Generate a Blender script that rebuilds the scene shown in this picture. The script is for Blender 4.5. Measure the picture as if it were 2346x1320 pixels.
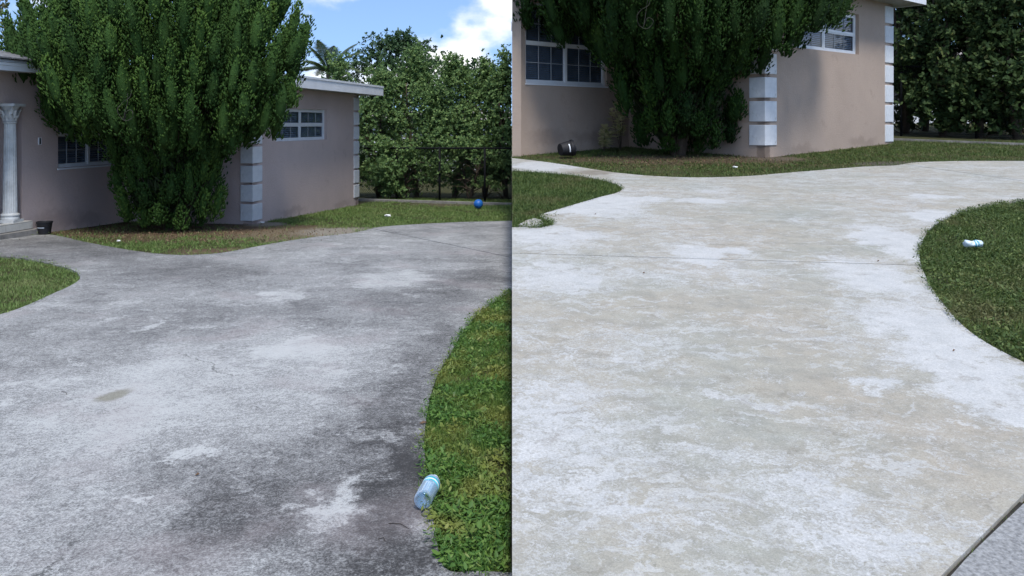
import bpy, bmesh, math, random
import numpy as np
from mathutils import Vector, Matrix

for o in list(bpy.data.objects):
    bpy.data.objects.remove(o)
scene = bpy.context.scene
COL = scene.collection

# ------------------------------------------------------------------ camera
F = 1900.0          # focal length in photograph pixels
HOR = 285.0         # eye level row of the photograph
cam = bpy.data.cameras.new('camera')
cam.sensor_fit = 'HORIZONTAL'
cam.sensor_width = 36.0
cam.lens = 36.0 * F / 2346.0
cam.shift_y = -(660.0 - HOR) / 2346.0
cam.clip_start = 0.05
cam.clip_end = 3000
cam_o = bpy.data.objects.new('camera', cam)
cam_o.rotation_euler = (math.pi / 2, 0, 0)
COL.objects.link(cam_o)
scene.camera = cam_o

# ------------------------------------------------------------------ light
SUN_DIR = Vector((0.10, -0.54, 0.95)).normalized()      # from the ground to the sun
SUN_EL = math.asin(SUN_DIR.z)
SUN_AZ = math.atan2(SUN_DIR.x, SUN_DIR.y)
world = bpy.data.worlds.new('World')
scene.world = world
world.use_nodes = True
wn, wl = world.node_tree.nodes, world.node_tree.links
wn.clear()
w_out = wn.new('ShaderNodeOutputWorld')
w_bg = wn.new('ShaderNodeBackground')
w_bg.inputs['Strength'].default_value = 0.13
sky = wn.new('ShaderNodeTexSky')
sky.sky_type = 'NISHITA'
sky.sun_disc = False
sky.sun_elevation = SUN_EL
sky.sun_rotation = SUN_AZ
sky.air_density = 1.0
sky.dust_density = 0.0
sky.ozone_density = 3.0
w_tc = wn.new('ShaderNodeTexCoord')
w_up = wn.new('ShaderNodeVectorMath'); w_up.operation = 'ADD'       # clear air: less of the pale band at the horizon
w_up.inputs[1].default_value = (0, 0, 0.22)
w_nm = wn.new('ShaderNodeVectorMath'); w_nm.operation = 'NORMALIZE'
wl.new(w_tc.outputs['Generated'], w_up.inputs[0]); wl.new(w_up.outputs[0], w_nm.inputs[0]); wl.new(w_nm.outputs[0], sky.inputs['Vector'])
w_map = wn.new('ShaderNodeMapping')
w_map.inputs['Scale'].default_value = (1, 1, 1.7)
w_map.inputs['Location'].default_value = (2.37, 0.2, 2.84)
w_no = wn.new('ShaderNodeTexNoise')
w_no.inputs['Scale'].default_value = 5.0
w_no.inputs['Detail'].default_value = 9.0
w_no.inputs['Roughness'].default_value = 0.52
w_cr = wn.new('ShaderNodeMapRange')
w_cr.interpolation_type = 'SMOOTHSTEP'
w_cr.inputs['From Min'].default_value = 0.485
w_cr.inputs['From Max'].default_value = 0.62
w_mix = wn.new('ShaderNodeMix')
w_mix.data_type = 'RGBA'
w_mix.inputs['B'].default_value = (5.4, 5.45, 5.5, 1)
wl.new(w_tc.outputs['Generated'], w_map.inputs['Vector'])
wl.new(w_map.outputs['Vector'], w_no.inputs['Vector'])
wl.new(w_no.outputs['Fac'], w_cr.inputs['Value'])
wl.new(w_cr.outputs['Result'], w_mix.inputs['Factor'])
wl.new(sky.outputs['Color'], w_mix.inputs['A'])
wl.new(w_mix.outputs['Result'], w_bg.inputs['Color'])
wl.new(w_bg.outputs['Background'], w_out.inputs['Surface'])

sun = bpy.data.lights.new('sun', 'SUN')
sun.energy = 2.0
sun.angle = math.radians(12.0)
sun.color = (1.0, 0.96, 0.90)
sun_o = bpy.data.objects.new('sun', sun)
sun_o.rotation_euler = SUN_DIR.to_track_quat('Z', 'Y').to_euler()
COL.objects.link(sun_o)

vs = scene.view_settings
vs.view_transform = 'Standard'
vs.look = 'None'
vs.exposure = 0.90
vs.gamma = 1.0
vs.use_curve_mapping = False
scene.cycles.max_bounces = 6
scene.cycles.transparent_max_bounces = 12

# ------------------------------------------------------------------ ground planes
# the dirty-concrete plot (x < 0) falls gently away, the clean-concrete plot (x > 0) rises gently
LA, LB = -1.56, -50.0 / F
RS = 1.35                     # right plot enlarged from the camera so its bank shades the strip less
RA, RB = -1.2345 * RS, 100.0 / F
LFLAT, RFLAT = 34.0, 33.0

def zl(d): return LA + LB * np.minimum(d, LFLAT)
def zr(d): return RA + RB * np.minimum(d, RFLAT)

def gl(px, py):
    d = -LA / ((py - HOR) / F + LB)
    return ((px - 1173.0) / F * d, d)

def gr(px, py):
    d = -RA / ((py - HOR) / F + RB)
    return ((px - 1173.0) / F * d, d)

def glz(px, py):
    x, d = gl(px, py); return Vector((x, d, float(zl(d))))

def grz(px, py):
    x, d = gr(px, py); return Vector((x, d, float(zr(d))))

# ------------------------------------------------------------------ node helpers
class NT:
    def __init__(self, name):
        self.m = bpy.data.materials.new(name)
        self.m.use_nodes = True
        self.t = self.m.node_tree
        self.n, self.l = self.t.nodes, self.t.links
        self.n.clear()
        self.out = self.n.new('ShaderNodeOutputMaterial')
        self.bsdf = self.n.new('ShaderNodeBsdfPrincipled')
        self.l.new(self.bsdf.outputs[0], self.out.inputs[0])
        self.tc = self.n.new('ShaderNodeTexCoord')
        self.P = self.tc.outputs['Object']

    def _set(self, sock, v):
        if hasattr(v, 'is_linked') or hasattr(v, 'links'):
            self.l.new(v, sock)
        else:
            if isinstance(v, (tuple, list)) and len(v) == 3 and sock.type == 'RGBA':
                v = (*v, 1)
            sock.default_value = v

    def noise(self, scale, detail=4, rough=0.55, vec=None, dist=0.0, out='Fac'):
        k = self.n.new('ShaderNodeTexNoise')
        k.inputs['Scale'].default_value = scale
        k.inputs['Detail'].default_value = detail
        k.inputs['Roughness'].default_value = rough
        k.inputs['Distortion'].default_value = dist
        self.l.new(vec if vec is not None else self.P, k.inputs['Vector'])
        return k.outputs[out]

    def voronoi(self, scale, vec=None, feature='F1', out='Distance'):
        k = self.n.new('ShaderNodeTexVoronoi')
        k.feature = feature
        k.inputs['Scale'].default_value = scale
        self.l.new(vec if vec is not None else self.P, k.inputs['Vector'])
        return k.outputs[out]

    def vec(self, op, a, b=None, s=None, out='Vector'):
        k = self.n.new('ShaderNodeVectorMath'); k.operation = op
        self._set(k.inputs[0], a)
        if b is not None: self._set(k.inputs[1], b)
        if s is not None: self._set(k.inputs['Scale'], s)
        return k.outputs[out]

    def math(self, op, a, b=None, clamp=False):
        k = self.n.new('ShaderNodeMath'); k.operation = op; k.use_clamp = clamp
        self._set(k.inputs[0], a)
        if b is not None: self._set(k.inputs[1], b)
        return k.outputs[0]

    def rng(self, v, a, b, c=0.0, d=1.0, smooth=True):
        k = self.n.new('ShaderNodeMapRange')
        if smooth: k.interpolation_type = 'SMOOTHSTEP'
        self._set(k.inputs['Value'], v)
        k.inputs['From Min'].default_value = a; k.inputs['From Max'].default_value = b
        k.inputs['To Min'].default_value = c; k.inputs['To Max'].default_value = d
        return k.outputs['Result']

    def ramp(self, v, stops):
        k = self.n.new('ShaderNodeValToRGB')
        e = k.color_ramp.elements
        while len(e) > 1: e.remove(e[-1])
        e[0].position = stops[0][0]; e[0].color = (*stops[0][1], 1)
        for p, c in stops[1:]:
            q = e.new(p); q.color = (*c, 1)
        self._set(k.inputs['Fac'], v)
        return k.outputs['Color']

    def mix(self, f, a, b, mode='MIX'):
        k = self.n.new('ShaderNodeMix'); k.data_type = 'RGBA'; k.blend_type = mode
        self._set(k.inputs['Factor'], f)
        self._set(k.inputs['A'], a); self._set(k.inputs['B'], b)
        return k.outputs['Result']

    def bump(self, h, strength=0.3, dist=0.01):
        k = self.n.new('ShaderNodeBump')
        k.inputs['Strength'].default_value = strength
        k.inputs['Distance'].default_value = dist
        self.l.new(h, k.inputs['Height'])
        self.l.new(k.outputs['Normal'], self.bsdf.inputs['Normal'])

    def set(self, **kw):
        names = dict(color='Base Color', rough='Roughness', metal='Metallic', spec='Specular IOR Level',
                     trans='Transmission Weight', ior='IOR', alpha='Alpha')
        for k, v in kw.items():
            self._set(self.bsdf.inputs[names[k]], v)
        return self

    def island(self):
        g = self.n.new('ShaderNodeNewGeometry')
        return g.outputs['Random Per Island']

    def blob(self, P, c, r, soft=0.6):
        q = self.vec('SUBTRACT', P, (c[0], c[1], 0.0))
        q = self.vec('MULTIPLY', q, (1.0 / r[0], 1.0 / r[1], 0.0))
        L = self.vec('LENGTH', q, out='Value')
        return self.rng(L, 1.0 - soft, 1.0 + soft * 0.4, 1.0, 0.0)

def simple(name, color, rough=0.6, metal=0.0, var=0.12, scale=8.0, bump=0.0, bscale=60.0, spec=0.4):
    t = NT(name)
    n = t.noise(scale, 6, 0.6)
    c0 = tuple(max(0, c * (1 - var)) for c in color); c1 = tuple(min(1, c * (1 + var)) for c in color)
    t.set(color=t.ramp(n, [(0.3, c0), (0.7, c1)]), rough=rough, metal=metal, spec=spec)
    if bump: t.bump(t.noise(bscale, 4, 0.6), bump, 0.01)
    return t.m

def foliage(name, stops, rough=0.5, trans=0.25, spec=0.35, patch=None, tone=False):
    t = NT(name)
    r = t.island()
    big = t.noise(1.3, 3, 0.5)
    v = t.math('ADD', t.math('MULTIPLY', r, 0.7), t.math('MULTIPLY', big, 0.4))
    if tone:                                             # every spray has its own green
        a = t.n.new('ShaderNodeAttribute'); a.attribute_name = 'tone'
        fine = t.noise(70.0, 3, 0.6)
        v = t.math('ADD', t.math('ADD', t.math('MULTIPLY', r, 0.14), t.math('MULTIPLY', a.outputs['Fac'], 0.68)), t.math('MULTIPLY', t.math('SUBTRACT', fine, 0.32), 0.55))
        t.bump(fine, 1.0, 0.03)
    if patch:                                            # dry or yellowed areas in the grass
        m = t.rng(t.noise(patch[0], 4, 0.6), patch[1], patch[2])
        col = t.mix(t.math('MULTIPLY', m, patch[4]), t.ramp(v, stops), patch[3])
    else:
        col = t.ramp(v, stops)
    t.set(color=col, rough=rough, spec=spec)
    tr = t.n.new('ShaderNodeBsdfTranslucent')
    t.l.new(col, tr.inputs['Color'])
    mx = t.n.new('ShaderNodeMixShader')
    mx.inputs[0].default_value = trans
    t.l.new(t.bsdf.outputs[0], mx.inputs[1]); t.l.new(tr.outputs[0], mx.inputs[2])
    t.l.new(mx.outputs[0], t.out.inputs[0])
    return t.m

# ------------------------------------------------------------------ mesh helpers
class MB:
    def __init__(self): self.v = []; self.f = []
    def add(self, verts, faces):
        b = len(self.v)
        self.v += [tuple(p) for p in verts]
        self.f += [tuple(i + b for i in f) for f in faces]
        return self
    def hexa(self, p):                       # 8 points: bottom ring then top ring
        return self.add(p, [(3, 2, 1, 0), (4, 5, 6, 7), (0, 1, 5, 4), (1, 2, 6, 5), (2, 3, 7, 6), (3, 0, 4, 7)])
    def box(self, lo, hi, fr=None):
        fr = fr or (lambda a, b, c: (a, b, c))
        x0, y0, z0 = lo; x1, y1, z1 = hi
        return self.hexa([fr(*q) for q in ((x0, y0, z0), (x1, y0, z0), (x1, y1, z0), (x0, y1, z0),
                                           (x0, y0, z1), (x1, y0, z1), (x1, y1, z1), (x0, y1, z1))])
    def tube(self, pts, rad, seg=8, cap=True):
        pts = [Vector(p) for p in pts]
        if not hasattr(rad, '__len__'): rad = [rad] * len(pts)
        rings = []
        up = Vector((0.31, 0.17, 0.93))
        for i, p in enumerate(pts):
            t = (pts[min(i + 1, len(pts) - 1)] - pts[max(i - 1, 0)]).normalized()
            a = t.cross(up)
            if a.length < 1e-4: a = t.cross(Vector((1, 0, 0)))
            a.normalize(); b = t.cross(a)
            rings.append([p + (a * math.cos(k * 2 * math.pi / seg) + b * math.sin(k * 2 * math.pi / seg)) * rad[i] for k in range(seg)])
        vv = [q for r in rings for q in r]; ff = []
        for i in range(len(pts) - 1):
            for k in range(seg):
                k2 = (k + 1) % seg
                ff.append((i * seg + k, i * seg + k2, (i + 1) * seg + k2, (i + 1) * seg + k))
        if cap:
            ff.append(tuple(range(seg - 1, -1, -1))); ff.append(tuple(range((len(pts) - 1) * seg, len(pts) * seg)))
        return self.add(vv, ff)
    def lathe(self, prof, seg=24, fr=None, flute=0):
        fr = fr or (lambda a, b, c: (a, b, c))
        vv = []; ff = []
        for (r, z) in prof:
            for k in range(seg):
                a = k * 2 * math.pi / seg
                rr = r * (1 - (0.07 if (flute and k % 3 == 0) else 0))
                vv.append(fr(rr * math.cos(a), rr * math.sin(a), z))
        for i in range(len(prof) - 1):
            for k in range(seg):
                k2 = (k + 1) % seg
                ff.append((i * seg + k, i * seg + k2, (i + 1) * seg + k2, (i + 1) * seg + k))
        ff.append(tuple(range(seg - 1, -1, -1))); ff.append(tuple(range((len(prof) - 1) * seg, len(prof) * seg)))
        return self.add(vv, ff)
    def build(self, name, mat, parent=None, smooth=False, weld=False):
        root = Vector((0, 0, 0))
        p = parent
        while p is not None: root += p.location; p = p.parent
        me = bpy.data.meshes.new(name)
        me.from_pydata([(a - root.x, b - root.y, c - root.z) for a, b, c in self.v], [], self.f)
        if weld or True:
            bm = bmesh.new(); bm.from_mesh(me)
            bmesh.ops.recalc_face_normals(bm, faces=bm.faces)
            bm.to_mesh(me); bm.free()
        if smooth: me.polygons.foreach_set('use_smooth', [True] * len(me.polygons))
        me.materials.append(mat)
        o = bpy.data.objects.new(name, me)
        COL.objects.link(o); o.parent = parent
        return o

def np_obj(name, V, faces_n, mat, parent=None, smooth=False, tone=None):
    """V: (n,k,3) verts of n islands; faces_n: list of index tuples within an island"""
    n, k, _ = V.shape
    root = Vector((0, 0, 0)); p = parent
    while p is not None: root += p.location; p = p.parent
    V = V.reshape(-1, 3) - np.array(root)[None]
    me = bpy.data.meshes.new(name)
    me.vertices.add(n * k); me.vertices.foreach_set('co', V.astype(np.float32).ravel())
    base = np.arange(n) * k
    per = sum(len(f) for f in faces_n); nf = len(faces_n)
    loops = np.concatenate([np.array(f) for f in faces_n])[None, :] + base[:, None]
    starts = np.concatenate([[0], np.cumsum([len(f) for f in faces_n])[:-1]])[None, :] + (np.arange(n) * per)[:, None]
    me.loops.add(n * per); me.loops.foreach_set('vertex_index', loops.ravel().astype(np.int32))
    me.polygons.add(n * nf); me.polygons.foreach_set('loop_start', starts.ravel().astype(np.int32))
    if smooth: me.polygons.foreach_set('use_smooth', np.ones(n * nf, dtype=bool))
    if tone is not None:
        at = me.attributes.new('tone', 'FLOAT', 'POINT')
        at.data.foreach_set('value', np.repeat(tone, k).astype(np.float32))
    me.update(calc_edges=True)
    me.materials.append(mat)
    o = bpy.data.objects.new(name, me)
    COL.objects.link(o); o.parent = parent
    return o

def tag(o, label=None, cat=None, group=None, kind=None):
    if label: o['label'] = label
    if cat: o['category'] = cat
    if group: o['group'] = group
    if kind: o['kind'] = kind
    return o

def thing(name, loc, label, cat, group=None):
    o = bpy.data.objects.new(name, None)
    o.empty_display_size = 0.2
    COL.objects.link(o); o.location = loc
    return tag(o, label, cat, group)

def in_poly(P, poly):
    poly = np.array(poly); x, y = P[:, 0], P[:, 1]
    ins = np.zeros(len(P), bool); j = len(poly) - 1
    for i in range(len(poly)):
        xi, yi = poly[i]; xj, yj = poly[j]
        c = ((yi > y) != (yj > y)) & (x < (xj - xi) * (y - yi) / (yj - yi + 1e-12) + xi)
        ins ^= c; j = i
    return ins

def smooth_poly(pts, n=6):
    """Catmull-Rom through the points (open)"""
    out = []
    P = [Vector((p[0], p[1])) for p in pts]
    for i in range(len(P) - 1):
        p0, p1, p2, p3 = P[max(i - 1, 0)], P[i], P[i + 1], P[min(i + 2, len(P) - 1)]
        for k in range(n):
            t = k / n
            out.append(0.5 * ((2 * p1) + (p2 - p0) * t + (2 * p0 - 5 * p1 + 4 * p2 - p3) * t * t + (3 * p1 - p0 - 3 * p2 + p3) * t ** 3))
    out.append(P[-1])
    return [(p.x, p.y) for p in out]

rng = np.random.default_rng(7)

# value noise for density masks
_tab = rng.random((64, 64))
def vnoise(x, y, s):
    x = x * s; y = y * s
    xi = np.floor(x).astype(int); yi = np.floor(y).astype(int)
    fx = x - xi; fy = y - yi
    fx = fx * fx * (3 - 2 * fx); fy = fy * fy * (3 - 2 * fy)
    g = lambda a, b: _tab[a % 64, b % 64]
    return (g(xi, yi) * (1 - fx) + g(xi + 1, yi) * fx) * (1 - fy) + (g(xi, yi + 1) * (1 - fx) + g(xi + 1, yi + 1) * fx) * fy

# ------------------------------------------------------------------ outlines traced as ground positions
L_patch = smooth_poly([gl(*p) for p in [(-420, 770), (-150, 755), (0, 720), (60, 700), (120, 673), (160, 655), (182, 640), (180, 628), (163, 617), (120, 605), (60, 593), (0, 587), (-200, 572), (-500, 560)]], 5)
L_top = smooth_poly([gl(*p) for p in [(-500, 528), (-200, 535), (0, 541), (60, 540), (120, 538), (200, 555), (280, 570), (350, 580), (420, 584), (500, 580), (560, 570), (640, 555), (720, 543), (790, 536), (830, 529), (870, 520), (950, 514), (1050, 509), (1173, 506)]], 5)
L_strip = smooth_poly([gl(*p) for p in [(1173, 665), (1130, 693), (1090, 725), (1058, 765), (1030, 812), (1003, 858), (987, 905), (976, 960), (972, 1010), (975, 1060), (985, 1120), (992, 1180), (1000, 1235), (1012, 1290), (1040, 1310), (1090, 1308), (1173, 1312)]], 5)
R_patch = smooth_poly([gr(*p) for p in [(1173, 391), (1240, 395), (1300, 400), (1360, 409), (1408, 421), (1424, 432), (1414, 441), (1380, 450), (1320, 467), (1260, 485), (1236, 494), (1262, 508), (1262, 516), (1225, 522), (1205, 520), (1173, 521)]], 5)
R_top = smooth_poly([gr(*p) for p in [(1173, 362), (1250, 371), (1330, 383), (1400, 394), (1480, 402), (1560, 406), (1640, 406), (1720, 403), (1800, 396), (1900, 388), (1990, 381), (2050, 379), (2100, 372), (2200, 369), (2346, 369), (2600, 371), (2900, 375)]], 5)
R_isl = smooth_poly([gr(*p) for p in [(2900, 440), (2600, 447), (2346, 461), (2280, 469), (2220, 481), (2170, 499), (2130, 525), (2110, 560), (2107, 590), (2115, 620), (2135, 660), (2165, 700), (2205, 745), (2260, 785), (2346, 830), (2500, 900), (2760, 1000)]], 5)
R_joint = [gr(2420, 1085), gr(2346, 1152), gr(2270, 1222), gr(2215, 1275), gr(2178, 1320), gr(2130, 1400), gr(2080, 1520)]

EPS = 0.0006
L_drive = [(-13.0, -3.0), (-13.0, gl(-420, 770)[1])] + L_patch + L_top[0:] + [(-EPS, L_top[-1][1])] + \
          [(-EPS, L_strip[0][1])] + L_strip + [(-EPS, L_strip[-1][1]), (-EPS, -3.0)]
R_drive = [(EPS, -3.0), (EPS, R_patch[-1][1])] + R_patch[::-1] + [(EPS, R_patch[0][1]), (EPS, R_top[0][1])] + R_top + R_isl + \
          [(R_isl[-1][0], R_isl[-1][1]), (11.0, 2.9), (11.0, -3.0)]

def dedupe(poly):
    out = []
    for p in poly:
        if not out or abs(p[0] - out[-1][0]) + abs(p[1] - out[-1][1]) > 1e-4: out.append((p[0], p[1]))
    if abs(out[0][0] - out[-1][0]) + abs(out[0][1] - out[-1][1]) < 1e-4: out.pop()
    return out
L_drive = dedupe(L_drive); R_drive = dedupe(R_drive)

# ------------------------------------------------------------------ ground materials
def concrete_dirty():
    t = NT('weathered_grey_concrete')
    warp = t.vec('SCALE', t.vec('SUBTRACT', t.noise(2.6, 8, 0.7, out='Color'), (0.5, 0.5, 0.5)), s=1.1)
    PW = t.vec('ADD', t.P, warp)
    n1 = t.noise(0.55, 8, 0.62)
    n2 = t.noise(2.3, 8, 0.68, vec=PW)
    n3 = t.noise(9.0, 6, 0.7)
    L = t.math('ADD', 0.61, t.math('MULTIPLY', t.math('SUBTRACT', n1, 0.5), 0.6))
    L = t.math('ADD', L, t.math('MULTIPLY', t.math('SUBTRACT', n2, 0.5), 0.75))
    L = t.math('ADD', L, t.math('MULTIPLY', t.math('SUBTRACT', n3, 0.5), 0.35))
    # worn and grimy areas of the slab; upper-left walkway darkening also paints the tree's shadow
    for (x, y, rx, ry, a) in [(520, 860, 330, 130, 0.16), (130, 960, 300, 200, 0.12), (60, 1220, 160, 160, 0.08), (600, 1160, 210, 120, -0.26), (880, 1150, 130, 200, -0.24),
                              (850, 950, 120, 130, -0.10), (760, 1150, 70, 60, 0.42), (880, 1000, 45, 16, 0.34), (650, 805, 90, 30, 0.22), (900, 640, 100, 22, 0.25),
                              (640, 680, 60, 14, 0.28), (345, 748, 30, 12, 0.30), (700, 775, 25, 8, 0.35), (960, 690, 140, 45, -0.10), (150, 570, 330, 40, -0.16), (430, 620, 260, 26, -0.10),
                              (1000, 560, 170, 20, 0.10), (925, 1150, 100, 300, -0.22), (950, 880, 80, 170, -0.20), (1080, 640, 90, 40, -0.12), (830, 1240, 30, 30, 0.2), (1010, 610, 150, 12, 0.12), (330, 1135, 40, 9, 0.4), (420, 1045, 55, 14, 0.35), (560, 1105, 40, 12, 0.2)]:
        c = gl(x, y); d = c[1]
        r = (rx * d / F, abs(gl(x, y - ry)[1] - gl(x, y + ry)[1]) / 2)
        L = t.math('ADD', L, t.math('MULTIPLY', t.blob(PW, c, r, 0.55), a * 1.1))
    # pale flaked spots with crisp edges
    fl = t.rng(t.noise(3.4, 10, 0.74, vec=PW), 0.575, 0.60)
    L = t.math('ADD', L, t.math('MULTIPLY', fl, 0.22))
    fd = t.rng(t.noise(2.9, 10, 0.74, vec=t.vec('ADD', PW, (5.0, 2.0, 0.0))), 0.58, 0.62)
    L = t.math('SUBTRACT', L, t.math('MULTIPLY', fd, 0.13))
    sp = t.noise(105.0, 3, 0.75)
    sp2 = t.noise(34.0, 4, 0.7)
    L = t.math('ADD', L, t.math('MULTIPLY', t.math('SUBTRACT', t.rng(sp, 0.38, 0.62), 0.5), 0.36))
    L = t.math('ADD', L, t.math('MULTIPLY', t.math('SUBTRACT', t.rng(sp2, 0.36, 0.64), 0.5), 0.21))
    # dark grit lodged in the pores, thicker in some areas than in others
    gd = t.math('ADD', t.noise(95.0, 2, 0.6, vec=PW), t.math('MULTIPLY', t.math('SUBTRACT', t.noise(1.7, 6, 0.7), 0.5), 0.35))
    L = t.math('SUBTRACT', L, t.math('MULTIPLY', t.rng(gd, 0.56, 0.61), 0.34))
    col = t.ramp(L, [(0.02, (0.042, 0.041, 0.041)), (0.32, (0.120, 0.118, 0.118)), (0.55, (0.222, 0.222, 0.220)), (0.95, (0.45, 0.455, 0.445))])
    tint = t.noise(1.1, 4, 0.6)
    col = t.mix(t.rng(tint, 0.52, 0.72, 0, 0.35), col, (0.26, 0.22, 0.22))
    c = gl(266, 905)
    col = t.mix(t.math('MULTIPLY', t.blob(t.vec('ADD', t.P, t.vec('SCALE', warp, s=0.25)), c, (0.085, 0.16), 0.5), 0.55), col, (0.12, 0.11, 0.05))
    ck = t.voronoi(0.42, vec=t.vec('ADD', t.P, t.vec('SCALE', warp, s=0.35)), feature='DISTANCE_TO_EDGE')
    ckm = t.math('MULTIPLY', t.rng(ck, 0.0008, 0.0028, 1.0, 0.0), t.rng(t.noise(0.8, 3, 0.5), 0.48, 0.6))
    col = t.mix(t.math('MULTIPLY', ckm, 0.75), col, (0.05, 0.05, 0.048))
    pit = t.rng(t.voronoi(9.0), 0.03, 0.055, 1.0, 0.0)
    col = t.mix(t.math('MULTIPLY', pit, 0.5), col, (0.07, 0.07, 0.06))
    t.set(color=col, rough=0.88, spec=0.25)
    t.bump(t.math('ADD', sp, t.math('MULTIPLY', sp2, 0.8)), 0.45, 0.006)
    return t.m

def concrete_clean():
    t = NT('washed_cream_concrete')
    wn_ = t.noise(3.0, 6, 0.65, out='Color')
    warp = t.vec('SCALE', t.vec('SUBTRACT', wn_, (0.5, 0.5, 0.5)), s=0.9)
    PW = t.vec('ADD', t.P, warp)
    n1 = t.noise(0.7, 6, 0.6)
    ST = t.vec('MULTIPLY', PW, (0.62, 1.25, 1.0))
    n2 = t.math('ADD', t.math('MULTIPLY', t.noise(4.6, 10, 0.74, vec=ST), 0.66), t.math('MULTIPLY', t.noise(15.0, 8, 0.72, vec=ST), 0.34))
    base = t.ramp(n1, [(0.30, (0.325, 0.335, 0.295)), (0.5, (0.375, 0.352, 0.295)), (0.7, (0.375, 0.335, 0.275))])
    base = t.mix(t.rng(t.noise(5.0, 9, 0.75), 0.40, 0.66, 0, 0.6), base, (0.25, 0.245, 0.215))
    # where the sealer has flaked off the concrete is white
    m = t.math('ADD', t.math('MULTIPLY', n2, 1.0), t.math('MULTIPLY', t.math('SUBTRACT', t.noise(0.9, 4, 0.6), 0.5), 0.35))
    for (x, y, rx, ry, a) in [(2010, 640, 110, 70, 0.18), (2060, 555, 90, 45, 0.30), (2190, 500, 110, 22, 0.26), (2130, 760, 130, 90, 0.17), (2290, 900, 130, 120, 0.17), (2190, 850, 130, 70, 0.10),
                              (1360, 470, 130, 26, 0.30), (1260, 540, 120, 30, 0.20), (1290, 640, 150, 45, 0.13), (1600, 585, 60, 22, 0.34), (1670, 577, 60, 8, 0.30), (1480, 457, 55, 8, 0.25),
                              (1610, 461, 60, 6, 0.25), (1300, 1000, 170, 170, 0.10), (1900, 1180, 240, 110, 0.09), (1650, 1080, 200, 100, 0.06), (2000, 880, 80, 25, 0.22),
                              (1560, 700, 300, 60, -0.10), (1750, 850, 220, 90, -0.11), (1800, 520, 200, 60, -0.09), (2200, 1090, 130, 90, -0.06), (2130, 450, 60, 6, 0.22), (1850, 505, 80, 10, 0.14),
                              (1250, 380, 80, 10, 0.3), (1450, 1180, 120, 90, 0.06), (1500, 790, 250, 60, 0.05)]:
        c = gr(x, y); d = c[1]
        r = (rx * d / F, abs(gr(x, y - ry)[1] - gr(x, y + ry)[1]) / 2)
        m = t.math('ADD', m, t.math('MULTIPLY', t.blob(PW, c, r, 0.7), a))
    sp = t.noise(80.0, 4, 0.75)
    m = t.math('ADD', m, t.math('MULTIPLY', t.math('SUBTRACT', sp, 0.5), 0.14))
    soft = t.rng(m, 0.42, 0.66)
    wm = t.rng(t.math('ADD', m, t.math('MULTIPLY', t.math('SUBTRACT', t.noise(20.0, 7, 0.68, vec=ST), 0.5), 0.55)), 0.565, 0.595)
    wcol = t.ramp(t.noise(6.0, 8, 0.72), [(0.35, (0.45, 0.455, 0.45)), (0.65, (0.53, 0.53, 0.52))])
    col = t.mix(t.math('MULTIPLY', soft, 0.55), base, wcol)
    col = t.mix(t.math('MULTIPLY', wm, 0.92), col, wcol)
    # scraped scuffs left by the washer, in two directions
    for (ang_, sx_, sy_, ofs) in ((0.12, 0.45, 2.4, 1.0), (-0.75, 0.5, 2.2, 9.0)):
        mp = t.n.new('ShaderNodeMapping'); t.l.new(PW, mp.inputs['Vector'])
        mp.inputs['Rotation'].default_value = (0, 0, ang_); mp.inputs['Scale'].default_value = (sx_, sy_, 1); mp.inputs['Location'].default_value = (ofs, ofs * 1.7, 0)
        sc_n = t.noise(3.6, 9, 0.72, vec=mp.outputs[0])
        col = t.mix(t.math('MULTIPLY', t.rng(sc_n, 0.555, 0.60), 0.62), col, wcol)
    # leftover brownish grime in small streaks
    br = t.rng(t.noise(4.5, 10, 0.76, vec=t.vec('ADD', PW, (3.1, 7.7, 0.0))), 0.53, 0.66)
    col = t.mix(t.math('MULTIPLY', br, 0.46), col, (0.215, 0.19, 0.15))
    sp2 = t.noise(150.0, 2, 0.7)
    g = t.rng(t.math('ADD', t.math('MULTIPLY', sp, 0.6), t.math('MULTIPLY', sp2, 0.4)), 0.34, 0.66, 0.70, 1.16, smooth=False)
    k = t.n.new('ShaderNodeCombineColor')
    for i in range(3): t.l.new(g, k.inputs[i])
    col = t.mix(1.0, col, k.outputs[0], 'MULTIPLY')
    spot = t.rng(t.voronoi(2.6, vec=PW), 0.02, 0.045, 1.0, 0.0)
    col = t.mix(t.math('MULTIPLY', spot, 0.45), col, (0.14, 0.13, 0.10))
    c = gr(1350, 396)
    col = t.mix(t.math('MULTIPLY', t.blob(PW, c, (0.55, 0.4), 0.4), 0.6), col, (0.15, 0.12, 0.085))
    t.set(color=col, rough=0.85, spec=0.25)
    t.bump(t.math('ADD', t.math('MULTIPLY', sp, 0.6), t.math('MULTIPLY', wm, -0.5)), 0.35, 0.005)
    return t.m

def soil(name, blobs):
    t = NT(name)
    n = t.noise(3.0, 8, 0.65); n2 = t.noise(40, 5, 0.7)
    col = t.ramp(t.math('ADD', t.math('MULTIPLY', n, 0.6), t.math('MULTIPLY', n2, 0.4)),
                 [(0.3, (0.030, 0.030, 0.014)), (0.5, (0.058, 0.060, 0.026)), (0.68, (0.105, 0.095, 0.05))])
    warp = t.vec('SCALE', t.vec('SUBTRACT', t.noise(1.6, 6, 0.65, out='Color'), (0.5, 0.5, 0.5)), s=1.1)
    PW = t.vec('ADD', t.P, warp)
    for (c, r, colr) in blobs:
        b = t.blob(PW, c, r, 0.5)
        col = t.mix(t.math('MULTIPLY', b, 0.85), col, t.ramp(n2, [(0.3, tuple(x * 0.55 for x in colr)), (0.65, colr)]))
    t.set(color=col, rough=0.95, spec=0.1)
    t.bump(n2, 0.8, 0.03)
    return t.m

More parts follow.
